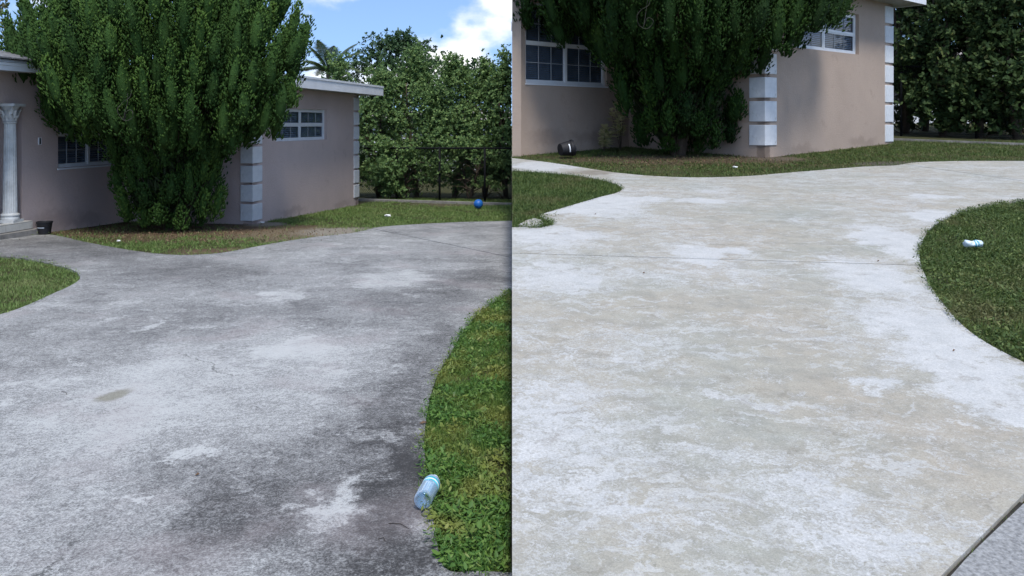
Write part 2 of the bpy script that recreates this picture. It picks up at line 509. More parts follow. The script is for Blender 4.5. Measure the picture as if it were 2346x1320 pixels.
BROWN = (0.17, 0.115, 0.08)
SAND = (0.34, 0.31, 0.26)
L_bare = [(gl(420, 525), (3.3, 1.9), BROWN), (gl(560, 573), (1.3, 0.6), BROWN), (gl(680, 535), (1.3, 1.3), (0.22, 0.18, 0.12)), (gl(790, 527), (1.0, 1.1), SAND), (gl(610, 510), (0.5, 0.5), SAND), (gl(1050, 466), (1.5, 0.7), (0.12, 0.1, 0.07))]
R_bare = [(gr(1560, 362), (2.9, 1.2), (0.115, 0.085, 0.06)), (gr(2050, 373), (0.8, 0.7), (0.13, 0.115, 0.1)), (gr(1780, 360), (0.7, 0.6), (0.16, 0.13, 0.1)), (gr(2140, 632), (0.13, 0.36), (0.05, 0.04, 0.03))]
M_soil_l = soil('lawn_soil', L_bare)
M_soil_r = soil('lawn_soil_dark', R_bare)
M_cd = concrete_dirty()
M_cc = concrete_clean()
M_gap = simple('joint_dirt', (0.028, 0.025, 0.020), 0.95, var=0.4, scale=30)
M_kerb = simple('kerb_concrete', (0.22, 0.21, 0.195), 0.9, var=0.35, scale=5, bump=0.4)
M_apron = simple('grey_apron', (0.26, 0.262, 0.262), 0.9, var=0.45, scale=60, bump=0.6, bscale=120)

# ------------------------------------------------------------------ ground sheets
def sheet(name, xs, ys, zf, mat):
    X, Y = np.meshgrid(np.array(xs, float), np.array(ys, float), indexing='ij')
    Z = zf(X, Y)
    nx, ny = len(xs), len(ys)
    V = np.stack([X, Y, Z], -1).reshape(-1, 3)
    mb = MB()
    mb.v = [tuple(v) for v in V]
    mb.f = [(i * ny + j, (i + 1) * ny + j, (i + 1) * ny + j + 1, i * ny + j + 1) for i in range(nx - 1) for j in range(ny - 1)]
    o = mb.build(name, mat)
    tag(o, kind='structure')
    return o

M_far = simple('far_grass', (0.055, 0.075, 0.03), 0.95, var=0.4, scale=1.5)
sheet('ground', [-900, -200, -60, 0, 60, 200, 900], [-300, -60, 0, 60, 200, 900, 2000], lambda X, Y: X * 0 - 2.75, M_far)
SOIL = 0.03
lawn_a = sheet('lawn', [-45, -20, -10, -5, -2, -EPS], [-8, 0, 4, 8, 12, 16, 20, 24, 28, LFLAT, 45], lambda X, Y: zl(Y) - SOIL, M_soil_l)
lawn_b = sheet('lawn', [EPS, 2, 5, 10, 20, 45], [-8, 0, 4, 8, 12, 16, 20, 26, RFLAT, 55], lambda X, Y: zr(Y) - SOIL, M_soil_r)
# the bank between the higher and the lower plot
mb = MB()
ys = [-8, 0, 4, 8, 12, 16, 20, 26, RFLAT, LFLAT, 45]
for y0, y1 in zip(ys[:-1], ys[1:]):
    def P(x, y, top): return (x, y, float(zr(y)) - SOIL - 0.004 if top else -3.2)
    mb.hexa([P(EPS, y0, 0), P(0.16, y0, 0), P(0.16, y1, 0), P(EPS, y1, 0), P(EPS, y0, 1), P(0.16, y0, 1), P(0.16, y1, 1), P(EPS, y1, 1)])
tag(mb.build('retaining_wall', M_kerb), kind='structure')

def slab_mesh(poly, zf, top=0.0, thick=0.09):
    bm = bmesh.new()
    vs_ = [bm.verts.new((p[0], p[1], float(zf(p[1])) + top)) for p in poly]
    f = bm.faces.new(vs_)
    bm.normal_update()
    if f.normal.z < 0: f.normal_flip()
    return bm

def cut(bm, pt, nrm, keep_positive):
    n = Vector((nrm[0], nrm[1], 0)) * (1 if keep_positive else -1)
    g = bm.verts[:] + bm.edges[:] + bm.faces[:]
    bmesh.ops.bisect_plane(bm, geom=g, plane_co=(pt[0], pt[1], 0), plane_no=n, clear_inner=True, clear_outer=False)

def finish_slab(bm, name, mat, parent, thick=0.09):
    bmesh.ops.triangulate(bm, faces=[f for f in bm.faces if len(f.verts) > 4], ngon_method='EAR_CLIP')
    r = bmesh.ops.extrude_face_region(bm, geom=bm.faces[:])
    vv = [e for e in r['geom'] if isinstance(e, bmesh.types.BMVert)]
    bmesh.ops.translate(bm, verts=vv, vec=(0, 0, -thick))
    bmesh.ops.recalc_face_normals(bm, faces=bm.faces)
    me = bpy.data.meshes.new(name); bm.to_mesh(me); bm.free()
    me.materials.append(mat)
    o = bpy.data.objects.new(name, me); COL.objects.link(o); o.parent = parent
    return o

def line(p, q):
    d = Vector((q[0] - p[0], q[1] - p[1])).normalized()
    return p, (d.y, -d.x)           # normal to the right of p->q

def make_drive(poly, zf, mat, regions, gap=0.013):
    """regions: list of lists of (line, keep_right) constraints"""
    bm = slab_mesh(poly, zf, -0.05)
    base = finish_slab(bm, 'driveway', M_gap, None, 0.05)
    tag(base, kind='structure')
    for cons in regions:
        bm = slab_mesh(poly, zf, 0.0)
        for (pt, n), right in cons:
            s = gap if right else -gap
            cut(bm, (pt[0] + n[0] * s, pt[1] + n[1] * s), n, right)
        if len(bm.faces): finish_slab(bm, 'concrete_slab', mat, base, 0.046)
        else: bm.free()
    return base

j1 = line(gl(868, 527), gl(1173, 590))
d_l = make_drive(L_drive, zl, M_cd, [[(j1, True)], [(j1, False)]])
k1 = line(gr(1173, 580), gr(2110, 608))
k2 = line(gr(2105, 381), gr(2346, 415))
k3 = line(gr(2168, 1320), gr(2340, 1148))
d_r = make_drive(R_drive, zr, M_cc, [[(k1, False), (k2, True)], [(k2, False), (k1, False)], [(k1, True), (k3, False)]])
def joint(base, p, q, w, zf, z0=-0.045, z1=-0.009):
    d = Vector((q[0] - p[0], q[1] - p[1])).normalized(); n = Vector((d.y, -d.x)) * w
    ring = [(p[0] - n.x, p[1] - n.y), (q[0] - n.x, q[1] - n.y), (q[0] + n.x, q[1] + n.y), (p[0] + n.x, p[1] + n.y)]
    MB().hexa([(x, y, float(zf(y)) + z0) for x, y in ring] + [(x, y, float(zf(y)) + z1) for x, y in ring]).build('joint', M_gap, base)
joint(d_l, gl(868, 527), (-0.001, gl(1173, 590)[1]), 0.0125, zl)
joint(d_r, (0.001, gr(1173, 580)[1]), gr(2108, 608), 0.0125, zr)
joint(d_r, gr(2107, 381), gr(2346, 415), 0.0125, zr)
joint(d_r, gr(2174, 1328), gr(2350, 1148), 0.022, zr, -0.049, -0.012)
# grey street apron beyond the last joint
ap = [gr(2176, 1320), gr(2216, 1275), gr(2271, 1222), gr(2345, 1152), gr(2440, 1090), gr(2900, 1090), (11.0, 2.1), (11.0, -3), (1.5, -3), gr(2110, 1500)]
bm = slab_mesh(dedupe(ap), zr, -0.003)
tag(finish_slab(bm, 'street_apron', M_apron, None, 0.03), kind='structure')

# ------------------------------------------------------------------ house materials
def stucco(name, c, dark, smudges=()):
    t = NT(name)
    n = t.noise(1.1, 6, 0.6); n2 = t.noise(26, 6, 0.65, dist=0.6)
    col = t.ramp(n, [(0.3, tuple(x * 0.90 for x in c)), (0.7, tuple(x * 1.06 for x in c))])
    st = t.rng(t.noise(2.2, 9, 0.72), 0.54, 0.72)
    col = t.mix(t.math('MULTIPLY', st, 0.28), col, dark)
    PW = t.vec('ADD', t.P, t.vec('SCALE', t.vec('SUBTRACT', t.noise(3.0, 7, 0.7, out='Color'), (0.5, 0.5, 0.5)), s=0.7))
    for (c3, r3) in smudges:                             # splashed mud and mildew
        q = t.vec('MULTIPLY', t.vec('SUBTRACT', PW, c3), tuple(1.0 / x for x in r3))
        b = t.rng(t.vec('LENGTH', q, out='Value'), 0.35, 1.1, 1.0, 0.0)
        col = t.mix(t.math('MULTIPLY', b, 0.30), col, dark)
    pits = t.rng(t.voronoi(11.0), 0.03, 0.06, 1.0, 0.0)
    col = t.mix(t.math('MULTIPLY', pits, 0.4), col, dark)
    t.set(color=col, rough=0.9, spec=0.2)
    t.bump(t.rng(n2, 0.42, 0.6), 0.28, 0.010)
    return t.m
M_wall_a = stucco('pink_stucco', (0.57, 0.46, 0.43), (0.20, 0.15, 0.13), [((-3.4, -1.3, 0.22), (0.8, 0.9, 0.22)), ((-3.2, -0.6, 0.12), (0.5, 0.6, 0.14)), ((0.35, 1.8, 0.05), (0.5, 0.9, 0.14)), ((0.9, 4.6, -0.05), (0.5, 0.8, 0.16))])
M_wall_b = stucco('tan_pink_stucco', (0.42, 0.33, 0.27), (0.15, 0.11, 0.09), [((-4.6, 0.9, 0.42), (0.7, 0.8, 0.26)), ((-3.6, 1.7, 0.40), (0.7, 0.8, 0.20)), ((1.2, 1.0, 0.12), (0.8, 0.8, 0.16)), ((3.4, 3.0, 0.26), (0.9, 0.9, 0.16))])
def quoin_paint():
    t = NT('white_quoin_paint')
    n = t.noise(7, 6, 0.6)
    col = t.ramp(n, [(0.3, (0.58, 0.60, 0.63)), (0.7, (0.70, 0.72, 0.74))])
    col = t.mix(t.rng(t.noise(4.0, 8, 0.75), 0.56, 0.74, 0, 0.55), col, (0.30, 0.29, 0.27))      # mildew smears
    t.set(color=col, rough=0.75, spec=0.25); t.bump(t.noise(40, 4, 0.6), 0.2, 0.008)
    return t.m
M_quoin = quoin_paint()
M_white = simple('white_paint', (0.74, 0.76, 0.79), 0.55, var=0.07, scale=4)
M_frame = simple('window_frame_white', (0.72, 0.74, 0.76), 0.4, var=0.05)
M_munt = simple('muntin_grey', (0.36, 0.38, 0.40), 0.5, var=0.05)
M_blind = simple('blind_slat', (0.36, 0.38, 0.42), 0.6, var=0.1)
M_dark = simple('dark_interior', (0.03, 0.03, 0.032), 0.9)
M_shingle = simple('grey_shingle', (0.17, 0.17, 0.18), 0.9, var=0.4, scale=12, bump=0.5)
M_gravelroof = simple('flat_roof', (0.35, 0.35, 0.34), 0.9, var=0.2)
def glass():
    t = NT('window_glass')
    t.n.remove(t.bsdf)
    tr = t.n.new('ShaderNodeBsdfTransparent'); tr.inputs[0].default_value = (0.76, 0.80, 0.84, 1)
    gl_ = t.n.new('ShaderNodeBsdfGlossy'); gl_.inputs['Roughness'].default_value = 0.04
    gl_.inputs['Color'].default_value = (0.8, 0.85, 0.9, 1)
    fr = t.n.new('ShaderNodeLayerWeight'); fr.inputs['Blend'].default_value = 0.5
    mx = t.n.new('ShaderNodeMixShader')
    t.l.new(t.math('ADD', 0.03, t.math('MULTIPLY', t.math('POWER', fr.outputs['Facing'], 4.0), 0.45)), mx.inputs[0]); t.l.new(tr.outputs[0], mx.inputs[1]); t.l.new(gl_.outputs[0], mx.inputs[2])
    t.l.new(mx.outputs[0], t.out.inputs[0])
    return t.m
M_glass = glass()

def frame_fn(p0, p1):
    p0 = Vector((p0[0], p0[1])); p1 = Vector((p1[0], p1[1]))
    u = (p1 - p0).normalized(); n = Vector((u.y, -u.x))
    return (lambda s, k, z: (p0.x + u.x * s + n.x * k, p0.y + u.y * s + n.y * k, z)), (p1 - p0).length

def wall_panel(p0, p1, z0, z1, mat, parent, holes=(), thick=0.2, minx=None):
    """outward is to the right of p0->p1; holes: (s0,s1,z0,z1)"""
    fr, L = frame_fn(p0, p1)
    ss = sorted({0.0, L, *[h[0] for h in holes], *[h[1] for h in holes]})
    zz = sorted({z0, z1, *[h[2] for h in holes], *[h[3] for h in holes]})
    mb = MB()
    for a, b in zip(ss[:-1], ss[1:]):
        for c, d in zip(zz[:-1], zz[1:]):
            if any(h[0] - 1e-6 <= a and b <= h[1] + 1e-6 and h[2] - 1e-6 <= c and d <= h[3] + 1e-6 for h in holes): continue
            for k in (0, -thick):
                mb.add([fr(a, k, c), fr(b, k, c), fr(b, k, d), fr(a, k, d)], [(0, 1, 2, 3) if k == 0 else (3, 2, 1, 0)])
    rects = [(0, L, z0, z1)] + list(holes)
    for i, (a, b, c, d) in enumerate(rects):
        P_ = [(a, c), (b, c), (b, d), (a, d)]
        for q in range(4):
            e, g = P_[q], P_[(q + 1) % 4]
            mb.add([fr(e[0], 0, e[1]), fr(g[0], 0, g[1]), fr(g[0], -thick, g[1]), fr(e[0], -thick, e[1])], [(0, 1, 2, 3)])
    root = Vector((0, 0, 0)); root += parent.location
    me = bpy.data.meshes.new('wall')
    bm = bmesh.new()
    vv = [bm.verts.new((x - root.x, y - root.y, z - root.z)) for x, y, z in mb.v]
    for f in mb.f: bm.faces.new([vv[i] for i in f])
    bmesh.ops.remove_doubles(bm, verts=bm.verts, dist=1e-4)
    if minx is not None:
        r = bmesh.ops.bisect_plane(bm, geom=bm.verts[:] + bm.edges[:] + bm.faces[:], plane_co=(minx - root.x, 0, 0), plane_no=(1, 0, 0), clear_inner=True)
    bmesh.ops.recalc_face_normals(bm, faces=bm.faces)
    bm.to_mesh(me); bm.free(); me.materials.append(mat)
    o = bpy.data.objects.new('wall', me); COL.objects.link(o); o.parent = parent
    return o, fr

def window(fr, s0, s1, z0, z1, parent, units=2, cols=3, rows=1, inset=0.09, sill=True, sc=1.0):
    """single-hung units side by side: frame > muntins, panes, blind"""
    fw = 0.045 * sc
    mb = MB()
    k0, k1 = -inset - 0.05, -inset
    mb.box((s0 + 0.002, k0, z0 + 0.002), (s1 - 0.002, k1, z0 + fw), fr); mb.box((s0 + 0.002, k0, z1 - fw), (s1 - 0.002, k1, z1 - 0.002), fr)
    w = (s1 - s0) / units
    edges = [s0 + 0.002] + [s0 + w * i - fw / 2 for i in range(1, units)] + [s1 - fw - 0.002]
    for e in edges: mb.box((e, k0, z0 + fw), (e + fw, k1, z1 - fw), fr)
    win = mb.build('window', M_frame, parent)
    zm = z0 + (z1 - z0) * 0.5
    for i in range(units):
        a = edges[i] + fw; b = edges[i + 1]
        for (c, d, kk) in ((z0 + fw, zm - 0.015, 0.0), (zm + 0.015, z1 - fw, 0.008)):
            ko, ki = k1 - 0.012 + kk, k0 + 0.006 + kk
            mb = MB()
            sw = 0.026 * sc
            mb.box((a, ki, c), (b, ko, c + sw), fr); mb.box((a, ki, d - sw), (b, ko, d), fr)
            mb.box((a, ki, c + sw), (a + sw, ko, d - sw), fr); mb.box((b - sw, ki, c + sw), (b, ko, d - sw), fr)
            mb.build('sash', M_frame, win)
            A, B, C, D = a + sw, b - sw, c + sw, d - sw
            mw = 0.014 * sc
            for q in range(1, cols):
                x = A + (B - A) * q / cols
                MB().box((x - mw / 2, ki + 0.01, C), (x + mw / 2, ko - 0.006, D), fr).build('muntin', M_munt, win)
            for q in range(1, rows):
                z = C + (D - C) * q / rows
                MB().box((A, ki + 0.012, z - mw / 2), (B, ko - 0.008, z + mw / 2), fr).build('muntin', M_munt, win)
            kp = (ki + ko) / 2
            for q in range(cols):
                for r in range(rows):
                    x0 = A + (B - A) * q / cols + mw / 2; x1 = A + (B - A) * (q + 1) / cols - mw / 2
                    y0 = C + (D - C) * r / rows + mw / 2; y1 = C + (D - C) * (r + 1) / rows - mw / 2
                    MB().box((x0, kp - 0.002, y0), (x1, kp + 0.002, y1), fr).build('pane', M_glass, win)
        # rail between the two sashes
        mb = MB().box((a, k0, zm - 0.015), (b, k1 - 0.002, zm + 0.015), fr)
        mb.build('rail', M_frame, win)
        mb = MB()
        z = z0 + 0.04
        while z < z1 - 0.03:
            mb.add([fr(a, k0 - 0.012, z), fr(b, k0 - 0.012, z), fr(b, k0 - 0.032, z + 0.034), fr(a, k0 - 0.032, z + 0.034)], [(0, 1, 2, 3)])
            z += 0.045
        tag(mb.build('blind', M_blind, win), kind='stuff')
    if sill:
        MB().box((s0 - 0.02, -inset + 0.002, z0 - 0.035), (s1 + 0.02, 0.025, z0 - 0.003), fr).build('sill', M_white, win)
    return win

def quoin_mesh(a, b, h, proud=0.022):
    """L-shaped corner block: arm a along +x (wall B), arm b along +y (return); outward = -x,-y corner rotated later"""
    bm = bmesh.new()
    t = 0.06
    pts = [(-proud, -proud), (a, -proud), (a, t), (t, t), (t, b), (-proud, b)]
    vb = [bm.verts.new((x, y, 0)) for x, y in pts]
    f = bm.faces.new(vb)
    r = bmesh.ops.extrude_face_region(bm, geom=[f])
    bmesh.ops.translate(bm, verts=[v for v in r['geom'] if isinstance(v, bmesh.types.BMVert)], vec=(0, 0, h))
    bmesh.ops.recalc_face_normals(bm, faces=bm.faces)
    bmesh.ops.bevel(bm, geom=bm.edges[:], offset=0.008, segments=1, affect='EDGES')
    me = bpy.data.meshes.new('quoin_block'); bm.to_mesh(me); bm.free()
    me.materials.append(M_quoin)
    return me

def place_quoins(corner, u, v, z0, n, period, h, parent, a=0.34, b=0.28):
    me = quoin_mesh(a, b, h)
    u3 = Vector((u[0], u[1], 0)); v3 = Vector((v[0], v[1], 0))
    R = Matrix(((u3.x, v3.x, 0), (u3.y, v3.y, 0), (0, 0, 1)))
    for i in range(n):
        o = bpy.data.objects.new('quoin_block', me)
        COL.objects.link(o); o.parent = parent
        M = R.to_4x4()
        M.translation = Vector((corner[0], corner[1], z0 + i * period)) - parent.location
        o.matrix_local = M

def offset_poly(poly, offs):
    """outward (right side) offset of each edge i (poly[i]->poly[i+1])"""
    n = len(poly); out = []
    lines = []
    for i in range(n):
        p = Vector(poly[i]); q = Vector(poly[(i + 1) % n])
        u = (q - p).normalized(); nn = Vector((u.y, -u.x))
        lines.append((p + nn * offs[i], u))
    for i in range(n):
        p, u = lines[i - 1]; q, w = lines[i]
        den = u.x * w.y - u.y * w.x
        if abs(den) < 1e-6: out.append((q.x, q.y)); continue
        s = ((q.x - p.x) * w.y - (q.y - p.y) * w.x) / den
        out.append((p.x + u.x * s, p.y + u.y * s))
    return out

def flat_roof(poly, offs, z, parent, fas=0.25):
    out = offset_poly(poly, offs)
    mb = MB()
    n = len(out)
    mb.add([(x, y, z) for x, y in out] + [(x, y, z + fas - 0.03) for x, y in out],
           [tuple(range(n)), tuple(range(2 * n - 1, n - 1, -1))] + [(i, (i + 1) % n, (i + 1) % n + n, i + n) for i in range(n)])
    roof = mb.build('roof', M_gravelroof, parent)
    # fascia boards and drip edge, one of each along every edge
    for i in range(n):
        if offs[i] < 0.05: continue
        p, q = out[i], out[(i + 1) % n]
        fr, L = frame_fn(p, q)
        MB().box((0.0, 0.0025, z - 0.012), (L + 0.02, 0.024, z + fas - 0.05), fr).build('fascia', M_white, roof)
        MB().box((0.0, 0.003, z + fas - 0.048), (L + 0.025, 0.036, z + fas), fr).build('drip_edge', M_white, roof)
    return roof

V2 = lambda x, y: Vector((x, y))
# ------------------------------------------------------------------ left house
def uv(b):
    b = V2(*b).normalized(); return b, V2(-b.y, b.x)
LN = V2(-5.27, 16.84); lb, lr = uv((0.192, 0.981))
LI = LN + lr * 2.9
LE = LI - lb * 7.0
LFc = LN + lb * 5.75
LG = LFc + lr * 9.0
LH = LE + lr * 6.1
hl = thing('house', (LN.x, LN.y, float(zl(LN.y))), 'pink stucco house with white column porch beside the stained grey driveway', 'house', None)
Z0L = -2.5
ZSL = 0.80            # soffit
BASE_L = -1.965       # bottom of the lowest quoin block
# wall E->I : s measured from E ; t = distance from I
LA_len = 7.0
s_of = lambda t: LA_len - t
holesA = [(s_of(1.93), s_of(0.10), -0.82, 0.44), (s_of(4.7), s_of(2.80), Z0L, 0.30)]
_, frA = wall_panel(LE, LI, Z0L, ZSL + 0.22, M_wall_a, hl, holesA[:1] + [(s_of(4.7), s_of(2.80), Z0L + 0.05, 0.36)], 0.25)
wall_panel(LI, LN, Z0L, ZSL, M_wall_a, hl)
_, frB = wall_panel(LN, LFc, Z0L, ZSL, M_wall_a, hl, [(1.0, 3.68, -0.375, 0.355)], 0.2)
wall_panel(LFc, LG, Z0L, ZSL, M_wall_a, hl)
wall_panel(LG, LH, Z0L, ZSL, M_wall_a, hl)
wall_panel(LH, LE, Z0L, ZSL, M_wall_a, hl)
window(frB, 1.0, 3.68, -0.375, 0.355, hl, 2, 3, 1, 0.07, sill=False)
window(frA, s_of(1.93), s_of(0.10), -0.82, 0.44, hl, 2, 3, 2, 0.07)
place_quoins(LN, lb, lr, BASE_L, 7, 0.39, 0.338, hl, 0.38, 0.26)
place_quoins(LFc, lr, -lb, BASE_L, 7, 0.39, 0.338, hl, 0.30, 0.34)
flat_roof([LN, LFc, LG, LG - lb * 5.75], [0.5, 0.5, 0.5, 0.5], ZSL, hl)
flat_roof([LE + lb * 2.6, LI + lb * 0.6, LG - lb * 5.15, LH + lb * 2.6], [0.5, 0.0, 0.5, 0.0], ZSL + 0.10, hl, 0.12)
# porch recess: back wall, side and a small ceiling
q0 = LE + lb * s_of(4.7) + lr * 1.3; q1 = LE + lb * s_of(2.8) + lr * 1.3
wall_panel(LE + lb * s_of(4.9) + lr * 1.45, LE + lb * s_of(2.6) + lr * 1.45, Z0L, ZSL, M_wall_a, hl, [], 0.1)
wall_panel(LE + lb * s_of(2.795) + lr * 1.45, LE + lb * s_of(2.795) + lr * 0.252, Z0L, ZSL, M_wall_a, hl, [], 0.1)
# shingled pitched roof over the porch end
def shingle_roof():
    s0, s1 = LE - lb * 0.6 - lr * 0.55, LE + lb * 4.2 - lr * 0.55
    fr, L = frame_fn((s0.x, s0.y), (s1.x, s1.y))
    zb = ZSL + 0.245
    root = MB().hexa([fr(0, 0, zb - 0.02), fr(L, 0, zb - 0.02), fr(L, -6.9, zb - 0.02), fr(0, -6.9, zb - 0.02),
                      fr(0, -0.05, zb + 0.03), fr(L, -0.05, zb + 0.03), fr(L, -6.9, zb + 0.03), fr(0, -6.9, zb + 0.06)]).build('porch_roof', M_white, hl)
    slope = math.tan(math.radians(11))
    mb = MB()
    for i in range(16):
        k = i * 0.2
        x = 0.0
        off = 0.15 if i % 2 else 0.0
        x = -off
        while x < L:
            a, b = max(x, 0.0), min(x + 0.298, L)
            if b - a > 0.03:
                zz = zb + 0.035 + k * slope
                dz = random.uniform(0.0, 0.008)
                p = [fr(a, 0.06 - k, zz), fr(b - 0.005, 0.06 - k, zz), fr(b - 0.005, -0.18 - k, zz + 0.24 * slope), fr(a, -0.18 - k, zz + 0.24 * slope)]
                if i < 4 and x > L - 2.4:
                    MB().hexa(p + [(q[0], q[1], q[2] + 0.02 + dz) for q in p]).build('shingle', M_shingle, root)
                else:
                    mb.hexa(p + [(q[0], q[1], q[2] + 0.02 + dz) for q in p])
            x += 0.3
    tag(mb.build('shingle_field', M_shingle, root), kind='stuff')
    zr_ = zb + 0.06 + 3.2 * slope
    MB().add([fr(L - 0.02, 0.0, zb + 0.03), fr(L - 0.02, -3.2, zr_), fr(L - 0.02, -6.9, zb + 0.03), fr(0.02, 0.0, zb + 0.03), fr(0.02, -3.2, zr_), fr(0.02, -6.9, zb + 0.06)],
             [(0, 1, 2), (3, 5, 4), (1, 4, 5, 2)]).build('gable', M_white, root)
random.seed(3)
shingle_roof()
# entrance step with tile nosing
M_tile = simple('cream_tile', (0.52, 0.51, 0.47), 0.5, var=0.12, scale=9)
zs = float(zl(14.6))
frs, _ = frame_fn(LE, LI)
sc_ = s_of(2.72)
MB().box((s_of(5.0), 0.002, zs - 0.2), (s_of(2.70), 0.30, zs + 0.10), frs).build('lower_step', M_kerb, hl)
MB().box((s_of(4.69), -1.4, zs - 0.2), (s_of(2.81), 0.001, zs + 0.23), frs).build('porch_floor', M_kerb, hl)
MB().box((s_of(4.9), 0.004, zs + 0.102), (s_of(2.76), 0.17, zs + 0.23), frs).build('upper_step', M_kerb, hl)
for i in range(7):
    a = s_of(2.76) - 0.30 * (i + 1)
    MB().box((a + 0.004, 0.172, zs + 0.112), (a + 0.296, 0.184, zs + 0.226), frs).build('tile', M_tile, hl)
    MB().box((a + 0.004, 0.01, zs + 0.232), (a + 0.296, 0.180, zs + 0.244), frs).build('tile', M_tile, hl)
for i in range(1):
    MB().box((s_of(2.758), 0.012, zs + 0.112), (s_of(2.746), 0.168, zs + 0.226), frs).build('tile', M_tile, hl)
# fluted column with a leafy capital
def column(sx, k):
    c = frs(sx, k, 0)
    f = lambda a, b, z: (c[0] + a, c[1] + b, z)
    zb = zs + 0.244; zt = 0.36
    M_col = simple('weathered_white_plaster', (0.62, 0.63, 0.62), 0.8, var=0.22, scale=5, bump=0.3)
    hgt = zt - zb
    sh = []
    for i in range(12):
        tt = i / 11
        sh.append((0.112 - 0.022 * tt ** 1.6, zb + 0.16 + (hgt - 0.16 - 0.34) * tt))
    col = MB().lathe(sh, 48, f, flute=1).build('column', M_col, hl)
    b_ = MB().box((c[0] - 0.15, c[1] - 0.15, zb), (c[0] + 0.15, c[1] + 0.15, zb + 0.05))
    prof = [(0.145, zb + 0.05), (0.149, zb + 0.065), (0.145, zb + 0.085), (0.14, zb + 0.095), (0.135, zb + 0.11), (0.15, zb + 0.12), (0.152, zb + 0.135), (0.14, zb + 0.15), (0.118, zb + 0.162)]
    b_.lathe(prof, 32, f)
    b_.build('column_base', M_col, col)
    zc = zt - 0.34
    cp = MB().lathe([(0.092, zc - 0.01), (0.108, zc), (0.108, zc + 0.02), (0.088, zc + 0.03), (0.09, zc + 0.12), (0.11, zc + 0.22), (0.15, zc + 0.29)], 24, f)
    cp.box((c[0] - 0.17, c[1] - 0.17, zt - 0.05), (c[0] + 0.17, c[1] + 0.17, zt - 0.002))
    for row, (h0, ln, nleaf, ph) in enumerate(((0.03, 0.13, 8, 0), (0.09, 0.17, 8, math.pi / 8), (0.16, 0.15, 4, math.pi / 4))):
        for q in range(nleaf):
            a = q * 2 * math.pi / nleaf + ph
            ca, sa = math.cos(a), math.sin(a)
            pts = []
            for j in range(6):
                tt = j / 5
                rr = 0.094 + 0.02 * row + 0.07 * tt ** 2 + (0.02 if j == 5 else 0)
                zz = zc + h0 + ln * (tt if j < 5 else 0.78)
                wd = 0.036 * (1 - 0.75 * tt ** 2)
                pts.append((rr, zz, wd))
            vv = []
            for rr, zz, wd in pts:
                for sgn, dr in ((-1, 0), (0, 0.016), (1, 0)):
                    vv.append(f((rr + dr) * ca - sgn * wd * sa, (rr + dr) * sa + sgn * wd * ca, zz))
            ff = []
            for j in range(5):
                for m_ in range(2):
                    ff.append((j * 3 + m_, j * 3 + m_ + 1, (j + 1) * 3 + m_ + 1, (j + 1) * 3 + m_))
            cp.add(vv, ff)
    cp.build('capital', M_col, col)
column(s_of(3.07), 0.0)
# door bell plate
M_black = simple('black_plastic', (0.012, 0.012, 0.015), 0.65, var=0.1)
pl = MB().box((s_of(2.43), 0.0025, -0.37), (s_of(2.36), 0.02, -0.24), frA).build('door_bell', M_white, hl)
MB().box((s_of(2.415), 0.0205, -0.36), (s_of(2.385), 0.026, -0.25), frA).build('button', M_black, pl)

# ------------------------------------------------------------------ right house
RN = V2(4.11 * RS, 13.48 * RS); rb, rr_ = uv((0.753, 0.658))
RI = RN + rr_ * 2.9 * RS
tA = (RI.x - 0.004) / rb.x
RE = RI - rb * tA
RFc = RN + rb * 4.6 * RS
RG = RFc + rr_ * 8.0 * RS
RH = RG - rb * ((RG.x - 0.004) / rb.x)
hr = thing('house', (RN.x, RN.y, float(zr(RN.y))), 'tan stucco house with white quoins behind the freshly cleaned cream driveway', 'house', None)
Z0R = -1.2 * RS
ZSR = 2.38 * RS
BASE_R = -0.345 * RS
wA = (tA - 2.62 * RS, tA - 0.60 * RS, 0.695 * RS, 2.08 * RS)
wB = (0.85 * RS, 3.20 * RS, 1.31 * RS, 2.06 * RS)
_, frRA = wall_panel(RE, RI, Z0R, ZSR, M_wall_b, hr, [wA], 0.2, minx=0.004)
wall_panel(RI, RN, Z0R, ZSR, M_wall_b, hr)
_, frRB = wall_panel(RN, RFc, Z0R, ZSR, M_wall_b, hr, [wB], 0.2)
wall_panel(RFc, RG, Z0R, ZSR, M_wall_b, hr)
wall_panel(RG, RH, Z0R, ZSR, M_wall_b, hr)
wall_panel(RH, RE, Z0R, ZSR, M_wall_b, hr)
window(frRB, *wB, hr, 2, 3, 1, 0.09, sill=False, sc=1.25)
window(frRA, *wA, hr, 2, 3, 2, 0.08, sc=1.25)
place_quoins(RN, rb, rr_, BASE_R, 7, 0.39 * RS, 0.335 * RS, hr, 0.335 * RS, 0.285 * RS)
place_quoins(RFc, rr_, -rb, BASE_R, 7, 0.39 * RS, 0.335 * RS, hr, 0.30 * RS, 0.335 * RS)
flat_roof([RE, RI, RN, RFc, RG, RH], [0.6, 0.6, 0.6, 0.6, 0.6, 0.0], ZSR, hr, 0.32)

